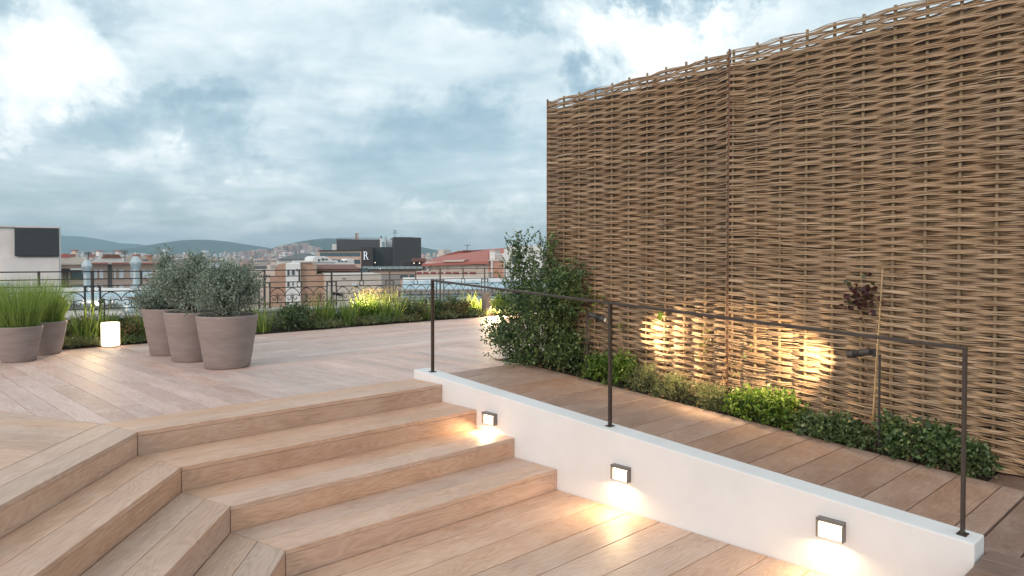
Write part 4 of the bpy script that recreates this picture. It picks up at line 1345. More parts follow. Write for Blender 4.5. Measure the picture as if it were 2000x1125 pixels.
def brickmat(nm, c1, c2, mortar):
    m, t, b = new_mat(nm)
    tc = N(t, 'ShaderNodeTexCoord')
    sp = N(t, 'ShaderNodeSeparateXYZ'); L(t, tc.outputs['Object'], sp.inputs[0])
    cb = N(t, 'ShaderNodeCombineXYZ'); L(t, sp.outputs[0], cb.inputs[0]); L(t, sp.outputs[2], cb.inputs[1])
    br = N(t, 'ShaderNodeTexBrick'); L(t, cb.outputs[0], br.inputs['Vector'])
    br.inputs['Scale'].default_value = 1.6
    br.inputs['Color1'].default_value = (*c1, 1); br.inputs['Color2'].default_value = (*c2, 1); br.inputs['Mortar'].default_value = (*mortar, 1)
    nz = noise(t, tc.outputs['Object'], 0.5, 6, 0.65)
    c = mix_col(t, ramp_node(t, nz, [(0.4, (0, 0, 0)), (0.7, (0.6, 0.6, 0.6))]), br.outputs[0], mortar)
    L(t, c, b.inputs['Base Color']); b.inputs['Roughness'].default_value = 0.9
    return m
CM['brick'] = brickmat('weathered_brick', (0.40, 0.21, 0.135), (0.48, 0.28, 0.19), (0.46, 0.36, 0.29))
CM['brick2'] = brickmat('orange_brick', (0.48, 0.22, 0.15), (0.52, 0.26, 0.18), (0.48, 0.34, 0.28))
def glassmat():
    m, t, b = new_mat('city_glass')
    b.inputs['Base Color'].default_value = (0.05, 0.09, 0.11, 1); b.inputs['Roughness'].default_value = 0.08
    b.inputs['Specular IOR Level'].default_value = 0.8
    return m
CM['glass'] = glassmat()
def glass_rail():
    m, t, b = new_mat('glass_balustrade')
    b.inputs['Base Color'].default_value = (0.55, 0.68, 0.70, 1); b.inputs['Roughness'].default_value = 0.1
    b.inputs['Alpha'].default_value = 0.35
    return m
CM['glassrail'] = glass_rail()
class Front:
    """a building drawn up from its street front: left and right ends of the front given by photo column and distance"""
    def __init__(s, name, uL, YL, uR, YR, label, cat='building', group=None):
        s.P0 = at(uL, HOR, YL); s.P1 = at(uR, HOR, YR)
        s.P0.z = s.P1.z = 0
        s.ex = (s.P1 - s.P0).normalized(); s.n = Vector((s.ex.y, -s.ex.x, 0))
        if s.n.dot(-s.P0) < 0: s.n = -s.n
        s.root = thing(name, s.P0 + UP * GROUND, label, cat, group)
    def p(s, u, v, d=0.0):
        """on the plane d metres behind the front"""
        r = pray(u, v)
        o = s.P0 - s.n * d
        cam0 = Vector((0, 0, EYE))
        t = (o - cam0).dot(s.n) / r.dot(s.n)
        return cam0 + r * t
    def block(s, u0, v0, u1, v1, mat, name='wall', d=0.0, th=8.0, parent=None, bot=None, top_flat=True):
        a, b = s.p(u0, v0, d), s.p(u1, v0, d)
        z1 = a.z if top_flat else None
        z0 = s.p(u0, v1, d).z if bot is None else bot
        m_ = MB()
        A_ = [Vector((a.x, a.y, z0)), Vector((b.x, b.y, z0)), Vector((b.x, b.y, z1)), Vector((a.x, a.y, z1))]
        m_.prism(A_, -s.n * th)
        return m_.build(name, mat, parent or s.root)
    def poly(s, pts, mat, name='wall', d=0.0, th=6.0, parent=None, bot=None):
        P = [s.p(u, v, d) for u, v in pts]
        m_ = MB(); m_.prism(P, -s.n * th)
        return m_.build(name, mat, parent or s.root)
    def window(s, u0, v0, u1, v1, pane, name='window', fr=None, d=0.0, proud=0.10, sill=True):
        a, b = s.p(u0, v0, d), s.p(u1, v0, d); c = s.p(u0, v1, d)
        w = (b - a).length; h = a.z - c.z
        ex = (b - a).normalized()
        t = min(w, h) * 0.09
        m_ = MB()
        ctr = a + ex * w / 2 - UP * h / 2 + s.n * proud * 0.5
        for sg in (-1, 1):
            m_.box(ctr + ex * sg * (w / 2 - t / 2), ex * t / 2, s.n * proud / 2, UP * h / 2)
            m_.box(ctr + UP * sg * (h / 2 - t / 2), ex * (w / 2 - t), s.n * proud / 2 * 0.98, UP * t / 2)
        if sill: m_.box(ctr - UP * (h / 2 + t * 0.4), ex * (w / 2 + t), s.n * proud * 0.8, UP * t * 0.35)
        o = m_.build(name, fr or CM['frame'], s.root)
        g_ = MB(); g_.box(ctr - s.n * proud * 0.2, ex * (w / 2 - t), s.n * proud * 0.2, UP * (h / 2 - t))
        g_.build('pane', pane, o)
        return o
def roof_from(front, eave, ridge, mat, d0, d1, name='roof'):
    """sloped plane from eave line (photo points at depth d0) to ridge line (photo points at depth d1)"""
    P = [front.p(u, v, d0) for u, v in eave] + [front.p(u, v, d1) for u, v in reversed(ridge)]
    m_ = MB(); m_.prism(P, (0, 0, -0.35))
    return m_.build(name, mat, front.root)

# 1 blank-walled block at the left
F1 = Front('blank_building', -260, 42.5, 116, 47, 'tall blank cream building with a dark louvred screen at the left')
F1.block(-260, 436.5, 115.8, 700, CM['wallleft'], th=1.2, bot=GROUND)
F1.block(28, 444.2, 114.6, 500.5, CM['darkclad'], 'screen', d=-0.35, th=0.30)
m_ = MB()
for k in range(22):
    va = 445.5 + 54.0 * k / 22
    a_, b_ = F1.p(28.6, va, -0.36), F1.p(114.2, va, -0.36)
    z_ = a_.z - 0.02
    m_.box((Vector((a_.x, a_.y, z_)) + Vector((b_.x, b_.y, z_))) / 2, (Vector((b_.x, b_.y, 0)) - Vector((a_.x, a_.y, 0))) / 2, F1.n * 0.05, UP * 0.024)
m_.build('louvre', CM['darkclad'], F1.root, kind='stuff')
F1.block(6, 503, 114.9, 640, CM['wallleft'], 'wall_panel', d=-0.22, th=0.2)
F1.block(-60, 441.5, 28, 443.4, CM['grey'], 'coping', d=-0.1, th=0.5)
F1.block(-40, 552, 12, 560, CM['shutter'], 'awning', d=-1.0, th=1.0)

# 2 apartment house with shutters
F2 = Front('apartment_house', 116.5, 74, 330, 82, 'pink apartment house with white shutters and tiled eaves beyond the left railing')
F2.block(116.5, 517, 330, 620, CM['pink'], th=12, bot=GROUND)
F2.block(116.5, 512.5, 330, 517, CM['cream'], 'cornice', d=-0.5, th=1.2)
for u0, u1 in ((180, 211), (219.5, 252), (276, 322)):
    F2.block(u0, 513.2, u1, 515.8, CM['redroof'], 'tile_eave', d=-0.75, th=0.2)
F2.block(211, 517, 218.5, 600, CM['frame'], 'recess_shade_strip', d=-0.12, th=0.1)  # dark strip laid on the front, painting the shade of a wall gap
rowA = [(182.5, 190), (192.5, 202), (221.5, 226), (231, 242), (252.5, 260), (275, 299), (304, 318)]
for v0, v1 in ((525.5, 544), (554.5, 572)):
    for u0, u1 in rowA:
        F2.window(u0, v0, u1, v1, CM['shutter'], 'shuttered_window', CM['pink'])
for v0, v1 in ((527, 544.5), (556, 572)):
    F2.window(138, v0, 163, v1, CM['glass'] if v0 < 540 else CM['shutter'], 'balcony_window', CM['frame'])
F2.block(137, 524.8, 164, 527.5, CM['white'], 'awning', d=-1.2, th=1.2)
for u0 in (118.5, 124.5, 130.5):
    F2.block(u0, 526, u0 + 3, 590, CM['frame'], 'shutter', d=-0.14, th=0.1)
F2.block(117, 524.8, 137, 528.5, CM['pergola'], 'canopy', d=-1.4, th=1.4)
pent = F2.block(176, 504, 246, 514, CM['white'], 'penthouse', d=3, th=5)
F2.poly([(200, 504), (206, 496.8), (232, 496.8), (238, 504)], CM['brownroof'], 'roof', d=2.8, th=5)
F2.poly([(117, 502.5), (120, 496.5), (132, 495), (139, 502.5)], CM['redroof'], 'roof', d=2.5, th=5)
F2.block(117, 502.6, 164, 513, CM['cream'], 'roof_terrace', d=2.6, th=5)
F2.poly([(176, 509), (192, 499.5), (194, 500.5), (180, 510)], CM['stone'] if 'stone' in CM else CM['grey'], 'stair_wall', d=2.0, th=0.4)
for (u0, u1, v0, v1, mt) in ((231.5, 239.8, 489.5, 502, 'white'), (193.5, 201, 489.5, 504, 'white'), (146.5, 153, 488.3, 502, 'cream'), (138.5, 147, 496.3, 505, 'brick'), (266.5, 274.5, 497, 514, 'brick'), (290, 298, 498.5, 514, 'brick')):
    ch = F2.block(u0, v0 + 1.4, u1, v1, CM[mt], 'chimney', d=3.2, th=1.0)
    F2.block(u0 - 0.8, v0, u1 + 0.8, v0 + 1.4, CM['redroof'], 'chimney_cap', d=3.05, th=1.3, parent=ch)
F2.block(242, 500.5, 290, 514, CM['cream'], 'roof_wall', d=3.5, th=3)
for u0, u1 in ((279, 289.5), (297.5, 305)):
    F2.window(u0, 506.5, u1, 509.5, CM['glass'], 'roof_window', CM['white'], d=3.45, sill=False)
for u_, vt in ((172.5, 492), (244, 489)):
    m_ = MB(); q = F2.p(u_, 514, 3.0); m_.bar(q, F2.p(u_, vt, 3.0), 0.05, 5)
    for k in (0.75, 0.86, 0.95):
        c_ = q.lerp(F2.p(u_, vt, 3.0), k); m_.bar(c_ - F2.ex * 0.35, c_ + F2.ex * 0.35, 0.03, 4)
    m_.build('aerial', CM['frame'], F2.root)

# 3 galvanised flues
for (cu, v_top, v_wide, v_low, rw, rl_, rp_, Y_, lab) in ((170.3, 507.5, 520, 533.5, 9.7, 7.2, 6.2, 26, 'galvanised flue with lantern cowl nearer the blank building'), (266.2, 501, 513, 525, 10.4, 7.6, 6.6, 26, 'taller galvanised flue with lantern cowl left of the silver bushes')):
    s = Y_ / FOC
    c_ = at(cu, 600, Y_); zt = at(cu, v_top, Y_).z; zw = at(cu, v_wide, Y_).z; zl = at(cu, v_low, Y_).z
    b0 = Vector((c_.x, c_.y, -1.5))
    t_ = thing('metal_flue', b0, lab, 'flue', 'galvanised flues')
    m_ = MB(); m_.lathe(b0, [(rp_ * s, 0), (rp_ * s, zl + 1.5)], 20); m_.build('pipe', CM['galv'], t_, smooth=True)
    for k in range(3):
        m_ = MB(); hh_ = (zl + 1.5) * (0.45 + 0.2 * k)
        m_.lathe(b0, [(rp_ * s, hh_ - 0.012), (rp_ * s * 1.06, hh_ - 0.01), (rp_ * s * 1.06, hh_ + 0.01), (rp_ * s, hh_ + 0.012)], 20); m_.build('band', CM['galv'], t_)
    m_ = MB(); m_.lathe(b0, [(rp_ * s * 1.02, zl + 1.5 - 0.03), (rl_ * s, zl + 1.5), (rw * s, zw + 1.5 - 0.03), (rw * s, zw + 1.5 + 0.02), (rw * s * 0.55, zt + 1.5 - 0.02), (rw * s * 0.4, zt + 1.5), (0.001, zt + 1.505)], 10)
    m_.build('cowl', CM['galv'], t_, smooth=False)

# 4 pale blue roofs just below the terrace
def low_roof(uf0, uf1, vf, un0, un1, vn, Yf, lab):
    """flat roof whose far edge and near edge show at the given photo rows"""
    f0, f1 = at(uf0, vf, Yf), at(uf1, vf, Yf)
    zf = f0.z
    n0, n1 = at_z(un0, vn, zf), at_z(un1, vn, zf)
    t_ = thing('flat_roof', (n0.x, n0.y, zf - 3.5), lab, 'roof', 'pale blue roofs below the terrace')
    m_ = MB(); m_.prism([n0, n1, f1, f0], (0, 0, -0.3)); m_.build('roof_slab', CM['blue_roof'], t_, bevel=0.03)
    m_ = MB(); dn_ = UP * -0.302; ins = Vector((0, 0.15, 0)); m_.prism([n0 + dn_ + ins, n1 + dn_ + ins, f1 + dn_, f0 + dn_], (0, 0, -8)); m_.build('wall', CM['white'], t_)
    nS = 9
    for i in range(nS):
        s = (i + 0.5) / nS
        p, q = n0.lerp(n1, s) + UP * 0.03, f0.lerp(f1, s) + UP * 0.03
        m_ = MB(); m_.bar(p, q, 0.035, square=True); m_.build('roof_seam', CM['blue_roof'], t_)
    m_ = MB(); m_.bar(f0 + UP * 0.08, f1 + UP * 0.08, 0.12, square=True); m_.build('kerb', CM['white'], t_)
    m_ = MB(); m_.bar(n0 + UP * 0.0 - Vector((0, 0.1, 0)), n1 - Vector((0, 0.1, 0)), 0.10, square=True); m_.build('gutter', CM['brownroof'] if 'left' in lab else CM['grey'], t_)
low_roof(100, 335, 571.5, 110, 345, 584, 26, 'pale blue metal roof behind the left railing')
low_roof(787, 1060, 549, 783, 1080, 569, 34, 'pale blue metal roof behind the right railing')
# ducts on the left roof
for (u0, v0, u1, v1, Y_, r_, lab) in ((128, 592, 240, 592, 17, 0.14, 'long grey air duct lying behind the left railing'),):
    t_ = thing('air_duct', at(u0, v0, Y_), lab, 'duct')
    m_ = MB(); m_.tube([at(u0, v0, Y_), at((u0 + u1) / 2, (v0 + v1) / 2, Y_), at(u1, v1, Y_), at(u1 + 12, v1 + 2, Y_ - 0.4), at(u1 + 16, v1 + 30, Y_ - 0.5)], r_, 12); m_.build('pipe', CM['galv'], t_, smooth=True)
    for k in range(4):
        c_ = at(u0, v0, Y_).lerp(at(u1, v1, Y_), (k + 0.5) / 4); m_ = MB(); m_.bar(c_ - Vector((0.02, 0, 0)), c_ + Vector((0.02, 0, 0)), r_ * 1.06, 12); m_.build('flange', CM['galv'], t_)

# 5 brick gables, white stair tower, pergola house
F5 = Front('brick_house', 480, 88, 760, 92, 'weathered brick gable house with a white stair tower behind the middle railing')
F5.poly([(527, 800), (527, 541), (537, 541), (537, 522), (544, 515.5), (557.6, 515), (557.6, 800)], CM['brick'], 'brick_gable', th=10)
F5.block(557.7, 515, 586.5, 800, CM['white'], 'stair_tower', d=-0.6, th=10, bot=GROUND)
for (u0, v0, u1, v1) in ((561, 528, 565.6, 537.8), (570, 528, 575.6, 537.3), (561, 550.5, 565.4, 559.3), (571, 551, 573.5, 558), (579, 525, 582, 529.5)):
    F5.window(u0, v0, u1, v1, CM['glass'], fr=CM['grey'], d=-0.6)
F5.poly([(586.6, 800), (586.6, 513.5), (608, 512), (616.5, 524.5), (616.5, 537.5), (637, 537.5), (637, 800)], CM['brick'], 'brick_gable', d=0.1, th=10)
F5.block(585, 511.8, 609, 513.4, CM['grey'], 'coping', d=-0.15, th=0.6)
F5b = Front('cream_wall_house', 637, 86, 745, 88, 'peeling cream wall house with a small window right of the brick gable')
F5b.block(637.2, 536.5, 745, 800, CM['cream'], th=9, bot=GROUND)
F5b.window(688, 553, 697, 560, CM['shutter'], fr=CM['white'])
for u_ in (669, 673): F5b.window(u_, 542.5, u_ + 1.6, 545.5, CM['glass'], 'vent', sill=False)
F5c = Front('low_cream_house', 490, 94, 537, 94, 'low cream house with a row of slit windows left of the brick gable')
F5c.block(440, 528.5, 540, 800, CM['cream'], th=9, bot=GROUND)
for u_ in (505, 510, 520, 525.2): F5c.window(u_, 536.5, u_ + 1.5, 542, CM['glass'], 'slit_window', sill=False)
F6 = Front('pergola_house', 606, 98, 706, 98, 'roof terrace house with a long brown pergola roof and plant boxes')
F6.block(608, 524, 704, 560, CM['glass'], 'glazed_front', d=1.5, th=5)
roof_from(F6, [(606, 524.6), (702, 524.8)], [(609, 516.3), (692, 516.3)], CM['brownroof'], -0.6, 4.0, 'pergola_roof')
roof_from(F6, [(609, 520.4), (617, 520.4)], [(609.5, 516.0), (617, 516.0)], CM['redpanel'], -0.5, 2.0, 'red_awning')
for u_ in (612, 631, 650, 668, 686, 700): F6.block(u_, 524.5, u_ + 1.4, 537, CM['pergola'], 'pillar', d=0.2, th=0.3)
for u0, u1 in ((621, 643), (652, 672)):
    F6.block(u0, 530, u1, 535.5, CM['plants'], 'plant_box', d=-0.2, th=0.8)
F6.block(608, 535.5, 706, 560, CM['cream'], 'wall', d=-0.1, th=1.4, bot=GROUND)
F7 = Front('white_roof_house', 585, 112, 700, 116, 'white rooftop house with arched roof and small windows above the pergola')
F7.block(587, 510, 692, 700, CM['white'], th=8, bot=GROUND)
F7.poly([(611, 512), (612, 503.5), (618, 500.2), (634, 500.2), (646, 506), (655, 512)], CM['white'], 'arched_roof', d=-0.2, th=7)
for (u0, v0, u1, v1) in ((621, 505.8, 624, 510.5), (628, 504.6, 633.5, 508.4), (636, 504.8, 639.3, 508)): F7.window(u0, v0, u1, v1, CM['glass'], d=-0.2, sill=False)
F7.block(678, 505.5, 691, 511, CM['white'], 'roof_box', d=-0.1, th=4)
for u_ in (660, 666, 673): F7.window(u_, 508.8, u_ + 4, 511.2, CM['glass'], d=-0.05, sill=False)
F8 = Front('hipped_house', 538, 150, 606, 150, 'house with a big dark grey hipped roof left of centre')
F8.block(540, 507, 606, 700, CM['white'], th=16, bot=GROUND)
m_ = MB()
e_ = [F8.p(541, 507.4, -0.8), F8.p(606, 507.4, -0.8), F8.p(606, 507.4, 16), F8.p(541, 507.4, 16)]
zE = F8.p(541, 506.8, -0.8).z
e_ = [F8.P0 + F8.ex * q + -F8.n * w for q, w in ((0.3, -0.8), (7.0, -0.8), (7.0, 16), (0.3, 16))]
e_ = [Vector((q.x, q.y, zE)) for q in e_]
zR_ = at(574, 494.6, 157).z
r1, r2 = F8.P0 + F8.ex * 3.0 - F8.n * 7, F8.P0 + F8.ex * 4.6 - F8.n * 7
r1.z = r2.z = zR_
m_.add(e_ + [r1, r2], [(0, 1, 5, 4), (1, 2, 5), (2, 3, 4, 5), (3, 0, 4), (3, 2, 1, 0)])
m_.build('hipped_roof', CM['slate'], F8.root)

# 6 the dark hotel block with the letter
F9 = Front('office_wing', 622, 198, 705.5, 178, 'pale office wing with ribbon windows left of the dark tower')
F9.block(622, 490.8, 705.5, 700, CM['pink'], th=2, bot=GROUND)
a_, b_ = F9.p(622, 490.8), F9.p(705.5, 490.8)
def ribbon(s0, s1, z0, z1, n):
    for k in range(n):
        c0, c1 = s0 + (s1 - s0) * (k + 0.08) / n, s0 + (s1 - s0) * (k + 0.92) / n
        m_ = MB(); q = Vector((a_.x, a_.y, 0)) + F9.ex * (c0 + c1) / 2 + UP * (z0 + z1) / 2
        m_.box(q, F9.ex * (c1 - c0) / 2, F9.n * 0.12, UP * (z1 - z0) / 2); m_.build('window', CM['glass'], F9.root)
Wd9 = (Vector((b_.x, b_.y, 0)) - Vector((a_.x, a_.y, 0))).length
zt9 = F9.p(705.5, 484.0).z
F9r = F9.block(622, 488.6, 705.4, 491, CM['pergola'], 'coping', d=-0.3, th=1.5)
zc = lambda v: F9.p(703, v).z
ribbon(0.04 * Wd9, 0.985 * Wd9, zc(500.6), zc(493.0), 14)
ribbon(0.04 * Wd9, 0.985 * Wd9, zc(515.2), zc(507.4), 14)
F10 = Front('dark_tower', 657, 172, 823, 176, 'dark clad tower block carrying a large white letter R')
F10.block(657.5, 467.5, 742, 700, CM['darkclad'], 'upper_block', d=32, th=16, bot=GROUND)
F10.block(705.3, 482.6, 727.8, 700, CM['darkbrown'], 'sign_wall', d=-3, th=8, bot=GROUND)
F10.block(727.6, 482.5, 768, 700, CM['darkclad'], 'middle_block', d=1.0, th=14, bot=GROUND)
F10.block(767.8, 463.6, 822.5, 700, CM['darkclad'], 'tower', d=-1.0, th=18, bot=GROUND)
for (u0, u1, v0, d_) in ((657.5, 741, 464.2, 32.0), (768, 806, 462.6, -1.0)):
    m_ = MB()
    n = int((u1 - u0) / 2.4)
    for k in range(n + 1):
        uu = u0 + (u1 - u0) * k / n
        m_.bar(F10.p(uu, v0 + 6, d_ + 0.3), F10.p(uu, v0 + 0.5, d_ + 0.3), 0.05, square=True)
    m_.bar(F10.p(u0, v0 + 0.6, d_ + 0.3), F10.p(u1, v0 + 0.6, d_ + 0.3), 0.06, square=True)
    m_.build('roof_railing', CM['frame'], F10.root)
F10.block(742.5, 464.5, 746.3, 483, CM['white'], 'stair_head', d=3, th=3)
F10.block(743, 461.5, 746, 465, CM['frame'], 'vent', d=2.9, th=2)
m_ = MB(); m_.bar(F10.p(753.2, 484, 3), F10.p(753.2, 462.3, 3), 0.25, 10); m_.build('flue', CM['galv'], F10.root)
F10.block(755, 468, 767, 484, CM['shutter'], 'plant_room', d=6, th=3)
F10.block(693.3, 455.3, 701, 470, CM['cream'], 'lift_head', d=36, th=3)
F10.block(695, 455.1, 696.2, 466, CM['frame'], 'duct', d=35.8, th=0.3)
F10.block(648.6, 476.5, 657.2, 490, CM['white'], 'stair_box', d=33, th=4)
for u_, v0, v1 in ((771.3, 449, 464), ):
    m_ = MB(); m_.bar(F10.p(u_, v1, 2), F10.p(u_, v0, 2), 0.06, 5)
    for k in (0.1, 0.3, 0.45): 
        c_ = F10.p(u_, v0 + (v1 - v0) * k, 2); m_.bar(c_ - F10.ex * 0.5, c_ + F10.ex * 0.5, 0.04, 4)
    m_.build('aerial', CM['frame'], F10.root)
# vertical cladding ribs
for (u0, u1, v0, v1, d_) in ((768.2, 822.2, 464.2, 522, -1.0), (729, 767.5, 483, 522, 1.0)):
    m_ = MB(); n = int((u1 - u0) / 1.6)
    for k in range(n):
        uu = u0 + (u1 - u0) * (k + 0.5) / n
        m_.bar(F10.p(uu, v1, d_ - 0.06), F10.p(uu, v0, d_ - 0.06), 0.05, square=True)
    m_.build('cladding_rib', CM['darkclad'], F10.root, kind='stuff')
# letter R with serifs
M['sign'] = emit('white_sign', (0.80, 0.88, 0.95), 0.30)
o_ = F10.p(709, 506.8, -3.12); sx = (F10.p(719.6, 506.8, -3.12) - o_).length / 10.6; sy = (F10.p(709, 491.3, -3.12).z - o_.z) / 15.5
def LP(x, y): return o_ + F10.ex * x * sx + UP * y * sy
m_ = MB()
def quad(pts): m_.prism([LP(x, y) for x, y in pts], F10.n * 0.22)
quad([(1.6, 0.6), (3.4, 0.6), (3.4, 14.9), (1.6, 14.9)])
quad([(0.2, 0), (4.8, 0), (4.8, 0.7), (0.2, 0.7)]); quad([(0.2, 14.8), (4.4, 14.8), (4.4, 15.5), (0.2, 15.5)])
outer = [(3.3, 15.4)] + [(5.0 + 3.2 * math.cos(q), 11.4 + 4.0 * math.sin(q)) for q in [math.pi / 2 - k * math.pi / 10 for k in range(11)]] + [(3.3, 7.4)]
inner = [(3.3, 14.6)] + [(4.8 + 1.6 * math.cos(q), 11.4 + 3.2 * math.sin(q)) for q in [math.pi / 2 - k * math.pi / 10 for k in range(11)]] + [(3.3, 8.2)]
for k in range(len(outer) - 1): quad([outer[k], outer[k + 1], inner[k + 1], inner[k]])
quad([(4.8, 7.9), (6.6, 7.9), (9.8, 1.0), (8.2, 0.8)]); quad([(8.1, 0), (10.6, 0), (10.6, 0.7), (8.3, 1.4)])
m_.build('letter_sign', M['sign'], F10.root)
# glazed terrace in front of the tower
F11 = Front('terrace_block', 705, 130, 830, 132, 'low pink block with a glass railed roof terrace under the dark tower')
F11.block(722, 528.2, 812, 700, CM['pink'], th=12, bot=GROUND)
F11.block(700, 526.8, 828, 528.4, CM['pergola'], 'terrace_edge', d=-0.5, th=12)
for k in range(10):
    u0 = 708 + 11.8 * k
    F11.block(u0 + 0.4, 520.3, u0 + 11.2, 526.8, CM['glassrail'], 'glass_panel', d=-0.3, th=0.06)
    F11.block(u0, 520.0, u0 + 0.5, 526.8, CM['galv'], 'railing_post', d=-0.35, th=0.1)
F11.block(782, 537, 796.5, 543.8, CM['glass'], 'window', d=-0.1, th=0.3)
F11.block(799.5, 537, 809, 543.8, CM['glass'], 'window', d=-0.1, th=0.3)
F11.block(725, 537, 781, 560, CM['grey'], 'wall_band', d=-0.05, th=0.2)
F11.block(807, 504.6, 832, 511.2, CM['brownroof'], 'roof_box', d=4, th=6)
F11.block(785, 510.5, 830, 526.5, CM['darkbrown'], 'bar_kiosk', d=5, th=4)
for u_, v_ in ((732.6, 512.8), (808.7, 514), (819.5, 514), (743, 525)):
    m_ = MB(); q = F11.p(u_, v_, -0.2); m_.lathe(q, [(0.001, -0.07), (0.06, -0.05), (0.07, 0), (0.05, 0.05), (0.001, 0.07)], 10); m_.build('lamp', emit('far_lamp', (1.0, 0.85, 0.6), 3.0), F11.root)
g = np.random.default_rng(9)
F12 = None
# 7 red-roofed house
F12 = Front('red_roof_house', 826, 104, 990, 100, 'cream house with a broad red tiled roof and red balcony panels')
F12.block(832, 511.5, 953.5, 700, CM['cream'], th=16, bot=GROUND)
roof_from(F12, [(824, 515.0), (864, 513.2), (954, 510.2)], [(859, 500.5), (895, 490.2), (954, 486.8)], CM['redroof'], -1.0, 9.0)
roof_from(F12, [(953, 509.0), (990, 505)], [(953, 486.8), (990, 484.2)], CM['redroof'], 0.5, 9.0)
F12.block(904, 488.6, 948, 491.0, CM['brownroof'], 'ridge_cap', d=8.6, th=1)
F12.poly([(864, 511.8), (868, 508.5), (908, 507.0), (905, 510.8)], CM['cream'], 'dormer', d=-1.2, th=3)
F12.block(830, 513.3, 953, 515.3, CM['white'], 'eave_board', d=-0.9, th=0.3)
for (u0, u1) in ((841, 856), (861, 874.5), (877, 902), (907, 930), (934, 946)):
    F12.window(u0, 516.5, u1, 529, CM['blind'], fr=CM['cream'], d=-0.02, sill=False)
    F12.block(u0, 515.3, u1, 517.2, CM['brownroof'], 'blind_box', d=-0.3, th=0.25)
F12.block(812, 529.8, 954, 547, CM['cream'], 'balcony', d=-1.2, th=1.2)
for (u0, u1) in ((814, 823), (826.5, 836), (841, 851), (855.5, 864.5), (870.5, 881), (884.5, 896), (902.5, 912.5), (917, 929)):
    F12.block(u0, 531.2, u1, 535.2, CM['redpanel'], 'balcony_panel', d=-1.32, th=0.12)
F12.block(953.6, 509.5, 984, 700, CM['brick2'], 'brick_wing', d=-0.2, th=12, bot=GROUND)
F12.block(958.8, 509.5, 962, 560, CM['white'], 'downpipe', d=-0.4, th=0.2)
F12.block(953, 507.6, 984.5, 510, CM['cream'], 'string_course', d=-0.4, th=0.6)
F12.block(956.4, 489.4, 967.2, 508, CM['white'], 'chimney', d=0.5, th=2)
F12.block(955.8, 488.2, 967.8, 489.6, CM['cream'], 'chimney_cap', d=0.3, th=2.4)
for k in range(7): F12.block(969.5 + 2.0 * k, 497 + 0.1 * k, 970.3 + 2.0 * k, 508, CM['white'], 'baluster', d=0.2, th=0.2)
F12.block(968, 495.6, 983.5, 497.2, CM['white'], 'balustrade_rail', d=0.15, th=0.3)
F12.block(981.5, 494.5, 984, 508, CM['white'], 'pier', d=0.1, th=0.5)
F12.block(856, 487.5, 866, 498, CM['cream'], 'chimney', d=12, th=3); F12.block(854.5, 496.5, 870, 499.5, CM['cream'], 'chimney_base', d=11.5, th=4)
m_ = MB(); m_.bar(F12.p(912.5, 491, 9), F12.p(912.5, 478, 9), 0.05, 5); c_ = F12.p(912.5, 479, 9); m_.bar(c_ - F12.ex * 0.5, c_ + F12.ex * 0.5, 0.04, 4); m_.build('aerial', CM['frame'], F12.root)
F12.block(834, 518, 837.5, 522, CM['white'], 'air_conditioner', d=-0.4, th=0.4); F12.block(833, 524, 838, 528.5, CM['white'], 'air_conditioner', d=-0.4, th=0.4)
F13 = Front('white_gable_house', 984, 98, 1060, 98, 'white gabled house half hidden behind the evergreen shrub')
F13.poly([(984, 700), (984, 488), (994, 480), (1060, 478), (1060, 700)], CM['white'], th=12)
F13.window(1000, 500, 1012, 515, CM['glass'])

# distant towers below the hills, and the carpet of the far town
towers = [(484, 490.5, 12, 1500), (497, 489, 14, 1520), (508, 486.5, 10, 1560), (519, 488, 9, 1500), (538, 484, 9, 1650), (548, 480, 9, 1700), (557, 477.5, 8, 1720), (566, 478.5, 7, 1720), (575, 476, 12, 1740), (587, 475, 6, 1760), (596, 475.5, 10, 1700), (607, 480, 9, 1680), (620, 483, 9, 1640), (529, 495, 12, 1380), (547, 489.5, 16, 1450), (470, 492, 10, 1450)]
def far_wall(nm, col):
    """far walls: rows of windows too small to tell apart"""
    m, t, b = new_mat(nm)
    tc = N(t, 'ShaderNodeTexCoord')
    sp = N(t, 'ShaderNodeSeparateXYZ'); L(t, tc.outputs['Object'], sp.inputs[0])
    cb = N(t, 'ShaderNodeCombineXYZ'); L(t, sp.outputs[0], cb.inputs[0]); L(t, sp.outputs[2], cb.inputs[1])
    br = N(t, 'ShaderNodeTexBrick', offset=0.0); L(t, cb.outputs[0], br.inputs['Vector'])
    br.inputs['Scale'].default_value = 1.0
    br.inputs['Brick Width'].default_value = 4.2; br.inputs['Row Height'].default_value = 3.4; br.inputs['Mortar Size'].default_value = 1.0; br.inputs['Mortar Smooth'].default_value = 0.0
    br.inputs['Color1'].default_value = (0.10, 0.11, 0.13, 1); br.inputs['Color2'].default_value = (0.22, 0.22, 0.23, 1); br.inputs['Mortar'].default_value = (*col, 1)
    nz = noise(t, tc.outputs['Object'], 0.03, 5, 0.6)
    L(t, mix_col(t, math_node(t, 'MULTIPLY', nz, 0.5), br.outputs[0], tuple(c * 0.8 for c in col)), b.inputs['Base Color'])
    b.inputs['Roughness'].default_value = 0.9
    return m
tm = [far_wall('far_pink', (0.62, 0.43, 0.39)), far_wall('far_rose', (0.55, 0.36, 0.33)), far_wall('far_tan', (0.68, 0.57, 0.49))]
names_ = ['leftmost', 'second', 'third', 'fourth', 'fifth', 'sixth', 'seventh', 'eighth', 'ninth', 'tenth', 'eleventh', 'twelfth', 'thirteenth', 'fourteenth', 'fifteenth', 'rightmost']
towers.sort()
